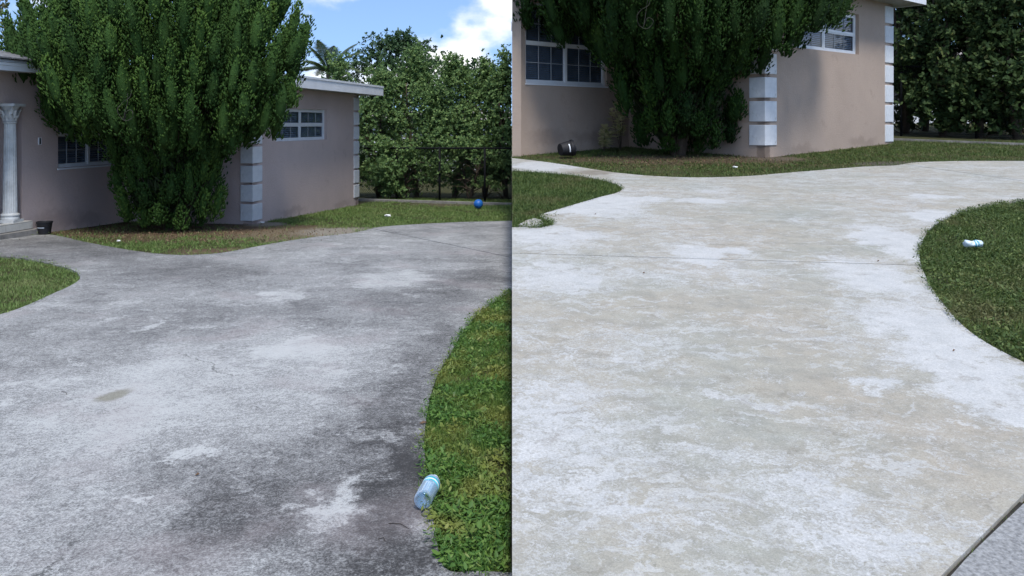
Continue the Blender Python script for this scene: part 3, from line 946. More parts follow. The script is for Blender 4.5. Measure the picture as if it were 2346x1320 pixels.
# ------------------------------------------------------------------ kerbs and fences
M_fence = simple('black_fence', (0.010, 0.011, 0.012), 0.8, var=0.2, spec=0.1)
def kerb(p, q, zf, label, cat='kerb'):
    fr, L = frame_fn(p, q)
    mb = MB(); n = max(2, int(L / 1.5))
    for i in range(n):
        a, b = L * i / n, L * (i + 1) / n - 0.006
        za = float(zf(fr(a, 0, 0)[1])); zb = float(zf(fr(b, 0, 0)[1]))
        mb.hexa([fr(a, 0, za - 0.1), fr(b, 0, zb - 0.1), fr(b, -0.16, zb - 0.1), fr(a, -0.16, za - 0.1),
                 fr(a, 0, za + 0.035), fr(b, 0, zb + 0.035), fr(b, -0.14, zb + 0.035), fr(a, -0.14, za + 0.035)])
    return tag(mb.build('kerb', M_kerb), label, cat)
kl0, kl1 = gl(700, 455), gl(1172, 469)
kerb(kl0, (kl1[0], kl1[1]), zl, 'low concrete kerb edging the lawn behind the blue ball')
kr0, kr1 = gr(2000, 318), gr(2500, 337)
kerb(kr0, kr1, zr, 'low concrete kerb running from the tan house corner past the dark hedge')

def fence(p, q, zf, h, step, label):
    fr, L = frame_fn(p, q)
    z_at = lambda s: float(zf(fr(s, 0, 0)[1]))
    root = thing('chain_link_fence', (p[0], p[1], z_at(0)), label, 'fence')
    s = 0.03
    posts = []
    while s < L + 0.01: posts.append(min(s, L - 0.03)); s += step
    for s in posts:
        MB().tube([fr(s, 0, z_at(s) - 0.15), fr(s, 0, z_at(s) + h + 0.04)], 0.034, 8).build('post', M_fence, root, True)
    for dz, nm, r in ((h, 'top_rail', 0.028), (0.08, 'bottom_wire', 0.006)):
        MB().tube([fr(0.01, 0, z_at(0) + dz), fr(L / 2, 0, z_at(L / 2) + dz), fr(L - 0.01, 0, z_at(L) + dz)], r, 8).build(nm, M_fence, root, True)
    mb = MB(); pitch = 0.075
    n = int((L + h) / pitch)
    for i in range(n):
        for sg in (1, -1):
            s0 = i * pitch - (h if sg > 0 else 0); s1 = s0 + h
            a, b = max(s0, 0.0), min(s1, L)
            if b - a < 0.02: continue
            za = (a - s0) if sg > 0 else h - (a - s0)
            zb = (b - s0) if sg > 0 else h - (b - s0)
            mb.tube([fr(a, 0.004 * sg, z_at(a) + za), fr(b, 0.004 * sg, z_at(b) + zb)], 0.0026, 3, cap=False)
    tag(mb.build('wire_mesh', M_fence, root), kind='stuff')
    return root
fl0 = (kl0[0], kl0[1] + 1.2); fl1 = (-0.02, kl1[1] + 1.2)
fence(fl0, fl1, zl, 1.5, 1.45, 'black chain link fence behind the blue ball')
fr0 = (kr0[0] - 0.2, kr0[1] + 2.6); fr1 = (kr1[0] + 1.4, kr1[1] + 2.2)
fence(fr0, fr1, zr, 2.1, 2.0, 'black chain link fence half hidden in the dark hedge beside the tan house')

# ------------------------------------------------------------------ vegetation
M_bark = simple('bark', (0.10, 0.075, 0.055), 0.95, var=0.4, scale=9, bump=0.8, bscale=25)
M_con_a = foliage('arborvitae_leaf', [(0.0, (0.022, 0.058, 0.014)), (0.45, (0.058, 0.130, 0.026)), (0.8, (0.12, 0.22, 0.040)), (1.0, (0.19, 0.30, 0.06))], 0.6, 0.15, 0.2, tone=True)
M_con_b = foliage('arborvitae_leaf_dark', [(0.0, (0.010, 0.030, 0.006)), (0.45, (0.024, 0.066, 0.010)), (0.8, (0.050, 0.110, 0.014)), (1.0, (0.085, 0.15, 0.025))], 0.6, 0.15, 0.2, tone=True)
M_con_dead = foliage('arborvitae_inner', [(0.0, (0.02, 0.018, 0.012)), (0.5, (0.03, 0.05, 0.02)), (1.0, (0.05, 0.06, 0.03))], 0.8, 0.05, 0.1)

def norm(a): return a / (np.linalg.norm(a, axis=-1, keepdims=True) + 1e-9)

def rhombs(base, axis, side, length, width, bend=None, n6=False):
    """leaf quads: base point, axis unit, side unit"""
    L = length[:, None]; W = width[:, None]
    nrm = np.cross(axis, side)
    mid = base + axis * L * 0.5
    if n6:
        a = base; tip = base + axis * L
        p1 = base + axis * L * 0.35 + side * W * 0.5 + nrm * W * 0.10
        p2 = base + axis * L * 0.72 + side * W * 0.46 + nrm * W * 0.10
        p3 = base + axis * L * 0.72 - side * W * 0.46 + nrm * W * 0.10
        p4 = base + axis * L * 0.35 - side * W * 0.5 + nrm * W * 0.10
        return np.stack([a, p1, p2, tip, p3, p4], 1)
    tip = base + axis * L
    return np.stack([base, mid + side * W * 0.5, tip, mid - side * W * 0.5], 1)
RH_F = [(0, 1, 2), (0, 2, 3)]
RH6_F = [(0, 1, 2, 3), (0, 3, 4, 5)]

CON_H = [0.0, 0.12, 0.2, 0.45, 0.8, 1.1, 1.3, 1.43, 1.6, 1.85, 2.2, 2.4, 2.8, 3.5, 4.0, 4.3, 5.0, 5.8, 6.5]
CON_L = [0.2, 0.5, 0.68, 0.9, 1.0, 1.05, 1.1, 1.12, 1.15, 1.35, 1.95, 2.35, 2.8, 2.8, 2.5, 2.2, 1.7, 1.0, 0.2]
CON_R = [0.3, 0.75, 0.85, 0.9, 0.93, 0.9, 0.82, 0.8, 0.95, 1.55, 2.3, 2.40, 2.36, 2.30, 2.22, 2.1, 1.7, 1.0, 0.2]

def conifer(loc, seed, mat, scale, label, n_plumes, n_max, clip, hmax=6.5, L_prof=CON_L, R_prof=CON_R, hscale=1.0, backmax=1.15):
    g = np.random.default_rng(seed)
    root = thing('arborvitae_tree', loc, label, 'tree', 'arborvitae trees by the houses')
    # stems
    mb = MB(); rr = random.Random(seed)
    for i in range(7):
        a = rr.uniform(0, 6.28); x0 = 0.10 * math.cos(a); y0 = 0.08 * math.sin(a)
        top = rr.uniform(2.6, 5.2) * scale; sp = rr.uniform(0.3, 1.1) * scale
        pts = []; rd = []
        for k in range(7):
            t = k / 6
            pts.append((loc[0] + x0 + math.cos(a) * sp * t ** 1.3 + rr.uniform(-.03, .03), loc[1] + y0 + math.sin(a) * sp * 0.6 * t ** 1.3, loc[2] - 0.12 + top * t))
            rd.append(0.085 * (1 - t) ** 0.7 + 0.012)
        mb.tube(pts, rd, 8)
    mb.build('trunk', M_bark, root, True)
    # twigs
    mb = MB()
    for i in range(160):
        h = rr.uniform(0.5, 5.2); a = rr.uniform(0, 6.28)
        R = 0.8 * float(np.interp(h, CON_H, CON_L if math.cos(a) < 0 else CON_R)) * scale
        r0 = 0.2 * R
        p0 = Vector((math.cos(a) * r0, math.sin(a) * r0 * 0.5, max(0.3, h - 0.5) * scale)); p1 = Vector((math.cos(a) * R, math.sin(a) * min(R, 1.1), (h + rr.uniform(0.0, 0.4)) * scale))
        if clip(loc[0] + p1.x): continue
        m_ = (p0 + p1) / 2 + Vector((0, 0, -0.1))
        mb.tube([Vector(loc) + p0, Vector(loc) + m_, Vector(loc) + p1], [0.016, 0.011, 0.005], 5, cap=False)
    mb.build('twigs', M_bark, root)
    # plumes: upright tufts, each made of flat fan-shaped sprays of small scale leaves
    h = g.uniform(0.12, hmax, n_plumes * 4)
    Rm = (np.interp(h, CON_H, L_prof) + np.interp(h, CON_H, R_prof)) / 2
    keep = g.random(len(h)) < Rm / 3.0 + 0.10
    h = h[keep][:n_plumes]; n = len(h)
    th = g.uniform(-math.pi, math.pi, n)
    th = np.where((np.sin(th) > 0.2) & (g.random(n) < 0.6), -th, th)      # fewer where the house stands close behind
    cx, sy = np.cos(th), np.sin(th)
    wR = (cx + 1) / 2
    R = np.interp(h, CON_H, L_prof) * (1 - wR) + np.interp(h, CON_H, R_prof) * wR
    depth = np.where(sy < 0, np.minimum(R * 0.85, 2.0), np.minimum(R * 0.85, backmax))
    shell = np.where(g.random(n) < 0.78, g.uniform(0.84, 1.0, n), g.uniform(0.40, 0.84, n))
    bumpy = 1.0 + 0.16 * (vnoise(th * 1.5 + 9, h, 1.5) - 0.5) * 2
    C = np.stack([R * cx * shell * bumpy, sy * depth * shell * bumpy, h * hscale], -1) * scale
    # neighbouring plumes keep their distance, so dark gaps stay between them
    key = C * np.array([1.0, 1.0, 0.55]); cell = 0.30 * scale
    grid = {}; sel = []
    for a_ in range(n):
        kx = tuple(np.floor(key[a_] / cell).astype(int)); okp = True
        for dx in (-1, 0, 1):
            for dy in (-1, 0, 1):
                for dz in (-1, 0, 1):
                    for b_ in grid.get((kx[0] + dx, kx[1] + dy, kx[2] + dz), ()):
                        if ((key[a_] - key[b_]) ** 2).sum() < cell * cell: okp = False
        if okp: sel.append(a_); grid.setdefault(kx, []).append(a_)
        if len(sel) >= n_max: break
    C, cx, sy, h = C[sel], cx[sel], sy[sel], h[sel]; n = len(C)
    big = vnoise(cx * 2.0 + 20, h * 1.3 + seed, 1.1)
    keep = (big > 0.15) | (g.random(n) < 0.4)
    C, cx, sy, h = C[keep], cx[keep], sy[keep], h[keep]; n = len(C)
    PL = g.uniform(0.65, 1.10, n) * scale * np.clip(0.45 + h * 0.32, 0.45, 1.0)
    PR = g.uniform(0.165, 0.245, n) * scale * np.clip(0.6 + h * 0.3, 0.6, 1.0)
    lean = g.uniform(0.12, 0.42, n)
    A = norm(np.stack([cx * lean + g.normal(0, 0.07, n), sy * lean + g.normal(0, 0.07, n), np.ones(n)], -1))
    ptone = np.clip(g.normal(0.48, 0.19, n), 0, 1)
    NS = 210                                                   # knobbly tufts on every plume
    si = np.repeat(np.arange(n), NS); q = len(si)
    t = (np.tile(np.arange(NS), n) + g.uniform(0, 1, q)) / NS
    prof = np.clip(np.where(t < 0.3, 0.6 + 1.33 * t, 1.0 - 0.85 * (np.maximum(t - 0.3, 0) / 0.7) ** 2.8), 0.12, 1.0)
    ang = g.uniform(0, 2 * math.pi, q)
    e1 = norm(np.cross(A, np.array([0.0, 1.0, 0.1])[None])); e2 = np.cross(A, e1)
    out = e1[si] * np.cos(ang)[:, None] + e2[si] * np.sin(ang)[:, None]
    # back of the tree, close to the house: fewer
    thin = (sy[si] < 0.35) | (g.random(q) < 0.4)
    si, t, prof, ang, out = si[thin], t[thin], prof[thin], ang[thin], out[thin]; q = len(si)
    SO = C[si] + A[si] * ((t - 0.5) * PL[si])[:, None] + out * (prof * PR[si] * np.sqrt(g.uniform(0.30, 1.0, q)) * (1 + 0.22 * np.sin(ang * 4 + si * 2.3) + 0.14 * np.sin(t * 17 + si)))[:, None]
    SD = norm(A[si] + out * (g.uniform(0.20, 0.75, q))[:, None] + g.normal(0, 0.08, (q, 3)))
    SL = g.uniform(0.06, 0.11, q) * scale
    SR = SL * g.uniform(0.22, 0.36, q)
    SF = norm(np.cross(SD, norm(out + g.normal(0, 0.6, (q, 3))))); SG = np.cross(SD, SF)
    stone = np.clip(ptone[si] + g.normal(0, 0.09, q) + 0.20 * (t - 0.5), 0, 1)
    # dense old growth inside each plume
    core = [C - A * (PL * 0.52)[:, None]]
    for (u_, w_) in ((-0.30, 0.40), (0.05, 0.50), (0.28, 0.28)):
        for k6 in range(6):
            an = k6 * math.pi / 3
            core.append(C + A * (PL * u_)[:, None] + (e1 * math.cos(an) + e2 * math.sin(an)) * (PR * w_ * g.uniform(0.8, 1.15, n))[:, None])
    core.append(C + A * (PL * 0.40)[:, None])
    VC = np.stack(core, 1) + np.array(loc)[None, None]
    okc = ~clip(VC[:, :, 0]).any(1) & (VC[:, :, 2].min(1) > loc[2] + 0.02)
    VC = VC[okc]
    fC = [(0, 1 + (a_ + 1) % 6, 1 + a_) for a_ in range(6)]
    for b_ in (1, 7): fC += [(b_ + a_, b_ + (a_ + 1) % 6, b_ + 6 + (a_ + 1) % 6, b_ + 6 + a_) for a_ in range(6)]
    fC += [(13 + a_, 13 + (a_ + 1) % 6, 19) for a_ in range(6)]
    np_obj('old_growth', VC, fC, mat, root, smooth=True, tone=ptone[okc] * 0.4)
    # each tuft: a pressed spindle of scale leaves, tapering to its tip
    tl_ = g.uniform(0.045, 0.10, q) * scale; tw_ = tl_ * g.uniform(0.18, 0.30, q)
    b0 = SO - SD * (tl_ * 0.35)[:, None]
    rings = [b0]
    for k4 in range(4):
        an = k4 * math.pi / 2
        rings.append(b0 + SD * (tl_ * g.uniform(0.35, 0.6, q))[:, None] + (SF * math.cos(an) + SG * math.sin(an) * 0.6) * (tw_ * g.uniform(0.7, 1.3, q))[:, None])
    rings.append(b0 + SD * tl_[:, None] + g.normal(0, 0.008, (q, 3)))
    VT = np.stack(rings, 1) + np.array(loc)[None, None]
    okt = ~clip(VT[:, :, 0]).any(1) & (VT[:, :, 2].min(1) > loc[2] + 0.02)
    fT = [(0, 1 + (k4 + 1) % 4, 1 + k4) for k4 in range(4)] + [(1 + k4, 1 + (k4 + 1) % 4, 5) for k4 in range(4)]
    np_obj('crown', VT[okt], fT, mat, root, smooth=True, tone=stone[okt])
    # bare brown inner sprays
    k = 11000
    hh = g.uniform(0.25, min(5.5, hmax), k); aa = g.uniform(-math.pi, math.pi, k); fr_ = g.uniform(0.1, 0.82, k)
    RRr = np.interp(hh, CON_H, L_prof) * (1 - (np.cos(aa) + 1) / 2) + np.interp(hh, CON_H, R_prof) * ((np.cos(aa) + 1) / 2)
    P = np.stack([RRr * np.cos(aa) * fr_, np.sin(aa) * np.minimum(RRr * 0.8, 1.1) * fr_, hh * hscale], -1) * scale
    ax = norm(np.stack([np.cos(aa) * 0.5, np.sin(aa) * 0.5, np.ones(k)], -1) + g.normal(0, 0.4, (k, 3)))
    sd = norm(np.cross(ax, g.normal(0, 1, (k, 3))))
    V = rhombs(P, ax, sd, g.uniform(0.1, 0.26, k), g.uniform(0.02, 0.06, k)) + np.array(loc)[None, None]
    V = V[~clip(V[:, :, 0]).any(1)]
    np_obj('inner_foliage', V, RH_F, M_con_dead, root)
    return root

CL = lambda x: x > -0.0006
CR = lambda x: x < 0.0006
tl = glz(400, 524)
conifer(tuple(tl), 11, M_con_a, 1.0, 'bright green arborvitae tree flaring wide above a narrow base before the pink house', 6000, 470, CL)
tr_ = grz(1553, 353)
conifer(tuple(tr_), 23, M_con_b, 0.97 * RS, 'dark green arborvitae tree pressed against the corner of the tan house', 5000, 390, CR, hmax=4.6,
        L_prof=[0.1, 0.3, 0.5, 0.75, 0.95, 1.08, 1.12, 1.15, 1.2, 1.45, 2.0, 2.4, 2.85, 3.0, 2.8, 2.5, 2.0, 1.2, 0.2],
        R_prof=[0.1, 0.7, 0.82, 0.97, 1.02, 1.0, 0.95, 0.95, 1.05, 1.6, 2.5, 2.62, 2.7, 2.7, 2.6, 2.45, 2.0, 1.2, 0.2])

# ---- broadleaf trees
M_leaf_a = foliage('hedge_leaf', [(0.0, (0.06, 0.12, 0.045)), (0.5, (0.13, 0.22, 0.078)), (0.85, (0.22, 0.32, 0.11)), (1.0, (0.31, 0.39, 0.15))], 0.6, 0.32, 0.2)
M_leaf_b = foliage('hedge_leaf_dark', [(0.0, (0.018, 0.036, 0.012)), (0.5, (0.042, 0.075, 0.024)), (0.85, (0.080, 0.12, 0.040)), (1.0, (0.16, 0.15, 0.05))], 0.6, 0.2, 0.15)
M_leaf_c = foliage('far_tree_leaf', [(0.0, (0.02, 0.05, 0.018)), (0.5, (0.04, 0.085, 0.03)), (1.0, (0.08, 0.13, 0.05))], 0.5, 0.2, 0.3)
M_leaf_o = foliage('olive_leaf', [(0.0, (0.04, 0.06, 0.02)), (0.6, (0.10, 0.12, 0.045)), (1.0, (0.20, 0.17, 0.09))], 0.5, 0.3, 0.3)

def broadleaf(loc, H, Rx, Ry, seed, mat, label, tips, leaf, clip, low=0.15, name='hedge_tree', group='hedge trees behind the fence', spire=1.0, stems=3, per=8, flat=0.4):
    g = np.random.default_rng(seed); rr = random.Random(seed)
    root = thing(name, loc, label, 'tree', group)
    mb = MB()
    ends = []
    for i in range(stems):
        a = rr.uniform(0, 6.28); pts = []; rd = []
        for k in range(6):
            t = k / 5
            q = (loc[0] + math.cos(a) * Rx * 0.45 * t + rr.uniform(-.05, .05) * (k > 0), loc[1] + math.sin(a) * Ry * 0.4 * t, loc[2] - 0.1 + H * 0.8 * t)
            if clip(np.array([q[0]])).any(): q = (pts[-1][0] if pts else loc[0], q[1], q[2])
            pts.append(q); rd.append((0.02 + 0.012 * H) * (1 - 0.85 * t))
        mb.tube(pts, rd, 7)
        for k in range(10):
            t = rr.uniform(0.15, 0.95); b = rr.uniform(0, 6.28)
            p = Vector(pts[int(t * 5)])
            e = p + Vector((math.cos(b) * Rx * 0.6, math.sin(b) * Ry * 0.5, rr.uniform(0.1, 0.5)))
            if clip(np.array([e.x])).any(): continue
            mb.tube([p, (p + e) / 2 + Vector((0, 0, 0.08)), e], [0.016, 0.012, 0.005], 5, cap=False)
    mb.build('trunk', M_bark, root, True)
    # tips: clumps of rosettes
    nc = max(14, tips // 22)
    u = g.uniform(0, 1, nc); a = g.uniform(0, 2 * math.pi, nc)
    wprof = lambda u: np.clip(0.55 + 2 * u, 0, 1) * np.clip(1 - 0.78 * min(spire, 1.25) * u ** 2.2, 0.06, 1) if spire > 0.4 else np.clip(np.sin(np.pi * np.clip(u * 0.84 + 0.16, 0, 1)) ** 0.6, 0.1, 1)
    rad = np.sqrt(g.uniform(0.15, 1, nc)) * wprof(u)
    CC = np.stack([np.cos(a) * rad * Rx, np.sin(a) * rad * Ry, (low + (1 - low) * u) * H], -1)
    ci = g.integers(0, nc, tips)
    sig = np.array([Rx * 0.10 + 0.05, Ry * 0.10 + 0.05, H * 0.028 + 0.07])
    T = CC[ci] + g.normal(0, 1, (tips, 3)) * sig
    T[:, 2] = np.maximum(T[:, 2], H * low * 0.5)
    outw = norm(np.stack([T[:, 0] / Rx, T[:, 1] / Ry, np.full(tips, 0.55)], -1) + g.normal(0, 0.35, (tips, 3)))
    idx = np.repeat(np.arange(tips), per); m = len(idx)
    e1 = norm(np.cross(outw, np.array([0.2, 0.9, 0.3])[None])); e2 = np.cross(outw, e1)
    an = g.uniform(0, 2 * math.pi, m)
    rd = e1[idx] * np.cos(an)[:, None] + e2[idx] * np.sin(an)[:, None]
    ax = norm(rd + outw[idx] * g.uniform(0.1, 1.1, m)[:, None])
    sd = norm(np.cross(ax, outw[idx] + g.normal(0, flat, (m, 3))))
    ln = leaf * g.uniform(0.7, 1.25, m)
    P = T[idx] + outw[idx] * (g.uniform(-0.9, 0.3, m) * leaf)[:, None]
    V = rhombs(P, ax, sd, ln, ln * g.uniform(0.42, 0.6, m), n6=True) + np.array(loc)[None, None]
    V = V[~clip(V[:, :, 0]).any(1)]
    np_obj('crown', V, RH6_F, mat, root)
    return root

def at_l(px, d): return ((px - 1173) / F * d, d, float(zl(d)))
def at_r(px, d): return ((px - 1173) / F * d, d, float(zr(d)))
def top_h(py, d, zf): return (HOR - py) / F * d - float(zf(d))

hedge_l = [
    (775, 26.2, 138, 0.95, 'pale green hedge tree directly right of the pink house roof', 620, 1.1),
    (868, 25.6, 170, 0.95, 'bushy hedge tree just right of the pink house corner', 800, 1.0),
    (955, 26.0, 118, 1.0, 'tall pointed hedge tree behind the middle of the black fence', 950, 1.25),
    (1040, 25.4, 140, 0.95, 'narrow topped hedge tree left of the blue ball', 900, 1.3),
    (1110, 25.8, 150, 0.9, 'hedge tree right above the blue ball', 850, 1.3),
    (1160, 25.2, 128, 0.7, 'hedge tree at the right end of the lawn with the ball', 800, 1.2),
    (915, 24.9, 330, 0.9, 'low leafy shrub in the hedge foot by the pink house', 420, 0.6),
    (1075, 24.8, 320, 0.9, 'low leafy shrub in the hedge foot behind the blue ball', 330, 0.6),
]
for i, (px, d, py, R, lab, tips, sp) in enumerate(hedge_l):
    broadleaf(at_l(px, d), top_h(py, d, zl), R * 1.22, 0.8, 40 + i, M_leaf_a, lab, int(tips * 2.8), 0.080, CL, spire=sp, low=0.13)
broadleaf(at_l(905, 36), top_h(92, 36, zl), 2.9, 2.4, 61, M_leaf_c, 'round crowned dark tree far behind the hedge under the clouds', 2600, 0.13, CL, name='shade_tree', group='trees beyond the fence', spire=0.2, low=0.35, stems=4, per=7)
broadleaf(at_l(1060, 35), top_h(140, 35, zl), 1.7, 1.8, 62, M_leaf_c, 'smaller dark tree far behind the hedge beside the round crowned tree', 900, 0.13, CL, name='shade_tree', group='trees beyond the fence', spire=0.3, low=0.35, per=7)
broadleaf(at_l(-5, 30), top_h(12, 30, zl), 1.15, 1.2, 63, M_leaf_o, 'sparse olive tree rising behind the porch roof', 420, 0.15, CL, name='olive_tree', group='trees beyond the fence', spire=0.3, low=0.4, per=6)

hedge_r = [
    (2075, 19.6, -200, 1.0, 'dark hedge tree directly beside the tan house quoins', 700, 0.5),
    (2160, 18.6, -220, 1.0, 'dark hedge tree second from the tan house', 850, 0.5),
    (2245, 18.2, -200, 1.0, 'dark hedge tree third from the tan house', 850, 0.5),
    (2330, 17.8, -230, 1.0, 'dark hedge tree at the right edge above the clean driveway', 800, 0.5),
    (2420, 17.6, -200, 1.0, 'dark hedge tree cut by the right edge of the picture', 500, 0.5),
]
for i, (px, d, py, R, lab, tips, sp) in enumerate(hedge_r):
    d *= RS
    broadleaf(at_r(px, d), top_h(py, d, zr), R * RS, 0.8 * RS, 80 + i, M_leaf_b, lab, int(tips * 2.2), 0.14, CR, spire=sp, low=0.06, per=8, stems=4)
for i, (px, d) in enumerate(((2120, 20.6), (2240, 20.2), (2350, 19.8))):
    d *= RS
    broadleaf(at_r(px, d), top_h(-160, d, zr), 1.3 * RS, 0.8 * RS, 95 + i, M_leaf_b, ['back row hedge tree nearest the tan house', 'back row hedge tree between the dark hedge trees', 'back row hedge tree at the far right'][i], 700, 0.17, CR, spire=0.3, low=0.1, stems=3)

# palm behind the left house roof
M_palm = foliage('palm_leaf', [(0.0, (0.035, 0.06, 0.022)), (0.6, (0.07, 0.11, 0.04)), (1.0, (0.16, 0.16, 0.08))], 0.5, 0.25, 0.35)
def palm(loc, H, label):
    root = thing('palm_tree', loc, label, 'palm', None)
    g = random.Random(5)
    MB().tube([(loc[0], loc[1], loc[2] - 0.1), (loc[0] + 0.06, loc[1], loc[2] + H * 0.5), (loc[0], loc[1], loc[2] + H)], [0.13, 0.10, 0.08], 10).build('trunk', M_bark, root, True)
    for i in range(15):
        a = i * 2.399 + 0.3; e = g.uniform(0.25, 1.35); L = g.uniform(1.4, 2.0)
        fm = MB(); pts = []
        for k in range(9):
            t = k / 8
            r = L * t * math.cos(e * (1 - 0.15 * t)); z = L * t * math.sin(e) - 0.75 * L * t * t * (1.0 - e / 2)
            pts.append(Vector((loc[0] + math.cos(a) * r, loc[1] + math.sin(a) * r, loc[2] + H + z)))
        fm.tube(pts, [0.018 * (1 - 0.8 * k / 8) for k in range(9)], 5, cap=False)
        for k in range(1, 46):
            t = k / 46 * 8; j = min(int(t), 7); p = pts[j].lerp(pts[j + 1], t - j); ax = (pts[j + 1] - pts[j]).normalized()
            sd = ax.cross(Vector((0, 0, 1))).normalized()
            for sg in (-1, 1):
                ll = 0.42 * math.sin(math.pi * (0.12 + 0.85 * k / 46)) * g.uniform(0.8, 1.1)
                dr = (sd * sg + ax * 0.7 + Vector((0, 0, -0.35))).normalized()
                q = p + dr * ll; w = ax * 0.014
                fm.add([p - w, p + w, q, p + dr * ll * 0.5 - w * 1.6], [(0, 1, 2), (0, 2, 3)])
        o = fm.build('frond', M_palm, root)
palm(at_l(752, 30.5), top_h(165, 30.5, zl), 'palm with feathery fronds rising over the pink house roof')

# pale neighbouring buildings glimpsed through the hedges
M_nwall = simple('white_neighbour_wall', (0.70, 0.72, 0.75), 0.8, var=0.08, scale=1)
M_nroof = simple('neighbour_roof', (0.25, 0.22, 0.2), 0.9, var=0.2)
def neighbour(x0, x1, y, z, h, label, clipx):
    root = thing('neighbour_house', ((x0 + x1) / 2, y, z), label, 'house')
    MB().box((x0, y, z - 0.2), (x1, y + 6, z + h)).build('wall', M_nwall, root)
    xm = (x0 + x1) / 2
    a, b = max(x0 - 0.4, clipx[0]), min(x1 + 0.4, clipx[1])
    MB().add([(a, y - 0.4, z + h), (b, y - 0.4, z + h), (b, y + 6.4, z + h), (a, y + 6.4, z + h), (a, y + 3, z + h + 0.7), (b, y + 3, z + h + 0.7)],
             [(0, 1, 5, 4), (2, 3, 4, 5), (0, 4, 3), (1, 2, 5), (0, 3, 2, 1)]).build('roof', M_nroof, root)
    for q in (0.25, 0.7):
        xa = x0 + (x1 - x0) * q
        w_ = MB().box((xa, y - 0.03, z + 0.9), (xa + 0.9, y - 0.002, z + 1.9)).build('window', M_frame, root)
        MB().box((xa + 0.06, y - 0.036, z + 0.96), (xa + 0.84, y - 0.031, z + 1.84)).build('pane', M_dark, w_)
neighbour(-7.5, -0.3, 44, float(zl(44)), 2.5, 'white neighbouring house glimpsed through the hedge behind the blue ball', (-90, -0.02))
neighbour(13.5, 26, 37, float(zr(37)), 3.0, 'white neighbouring house glimpsed through the dark hedge at right', (0.02, 90))

# ------------------------------------------------------------------ grass
M_gr_a = foliage('lawn_blade', [(0.0, (0.06, 0.115, 0.025)), (0.5, (0.125, 0.20, 0.05)), (0.85, (0.20, 0.27, 0.085)), (1.0, (0.32, 0.31, 0.15))], 0.55, 0.25, 0.3, patch=(0.9, 0.52, 0.70, (0.25, 0.25, 0.11), 0.40))
M_gr_n = foliage('weed_leaf', [(0.0, (0.035, 0.095, 0.018)), (0.5, (0.075, 0.165, 0.030)), (0.85, (0.14, 0.24, 0.045)), (1.0, (0.36, 0.35, 0.14))], 0.5, 0.28, 0.3, patch=(2.2, 0.47, 0.62, (0.26, 0.25, 0.06), 0.6))
M_gr_r = foliage('lawn_blade_dark', [(0.0, (0.030, 0.058, 0.013)), (0.5, (0.068, 0.112, 0.026)), (0.85, (0.125, 0.165, 0.042)), (1.0, (0.26, 0.235, 0.10))], 0.55, 0.22, 0.3, patch=(1.3, 0.50, 0.68, (0.13, 0.115, 0.05), 0.6))

def scatter(poly, n, g):
    P = np.array(poly); lo, hi = P.min(0), P.max(0)
    out = np.zeros((0, 2))
    while len(out) < n:
        q = lo + g.random((n * 2, 2)) * (hi - lo)
        out = np.concatenate([out, q[in_poly(q, poly)]])
    return out[:n]

def blades(P, zf, g, hmin, hmax, wmin, wmax, lean=0.6):
    n = len(P)
    h = g.uniform(hmin, hmax, n); w = g.uniform(wmin, wmax, n)
    a = g.uniform(0, 2 * math.pi, n); b = g.uniform(0, 2 * math.pi, n)
    base = np.stack([P[:, 0], P[:, 1], zf(P[:, 1]) - SOIL - 0.003], -1)
    s = np.stack([np.cos(a), np.sin(a), np.zeros(n)], -1) * w[:, None] * 0.5
    L = g.uniform(0.1, lean * 2, n)
    d = np.stack([np.cos(b) * L, np.sin(b) * L, np.ones(n)], -1); d = norm(d)
    mid = base + d * (h * 0.6)[:, None]
    tip = mid + norm(d + np.stack([np.cos(b) * L * 1.2, np.sin(b) * L * 1.2, -L * 0.4], -1)) * (h * 0.5)[:, None]
    return np.stack([base - s, base + s, mid + s * 0.85, tip, mid - s * 0.85], 1)
BL_F = [(0, 1, 2, 4), (4, 2, 3)]

def weeds(P, zf, g, hmax, lmin, lmax):
    n = len(P)
    z = zf(P[:, 1]) - SOIL + g.uniform(0.008, hmax, n)
    base = np.stack([P[:, 0], P[:, 1], z], -1)
    a = g.uniform(0, 2 * math.pi, n); e = g.normal(0.25, 0.40, n)
    ax = np.stack([np.cos(a) * np.cos(e), np.sin(a) * np.cos(e), np.sin(e)], -1)
    sd = norm(np.cross(ax, np.array([0, 0, 1.0])[None] + g.normal(0, 0.3, (n, 3))))
    ln = lmin + (lmax - lmin) * g.uniform(0, 1, n) ** 1.8
    return rhombs(base, ax, sd, ln, ln * g.uniform(0.22, 0.5, n), n6=True)

def clump(P, g, keep, s=3.0, t=0.45):
    m = vnoise(P[:, 0] + 50, P[:, 1] + 50, s) * 0.6 + vnoise(P[:, 0] + 20, P[:, 1] + 80, s * 3.1) * 0.4
    return P[g.random(len(P)) < np.clip((m - t) * 5 + 0.5, keep, 1)]

def bare(P, g, blobs, k=0.88):
    for (c, r, _) in blobs:
        x = (P[:, 0] - c[0]) / r[0]; y = (P[:, 1] - c[1]) / r[1]
        d = np.sqrt(x * x + y * y) + (vnoise(P[:, 0], P[:, 1], 2.5) - 0.5) * 0.9
        P = P[(d > 0.95) | (g.random(len(P)) > k)]
    return P

def clipv(V, f): return V[~f(V[:, :, 0]).any(1)]

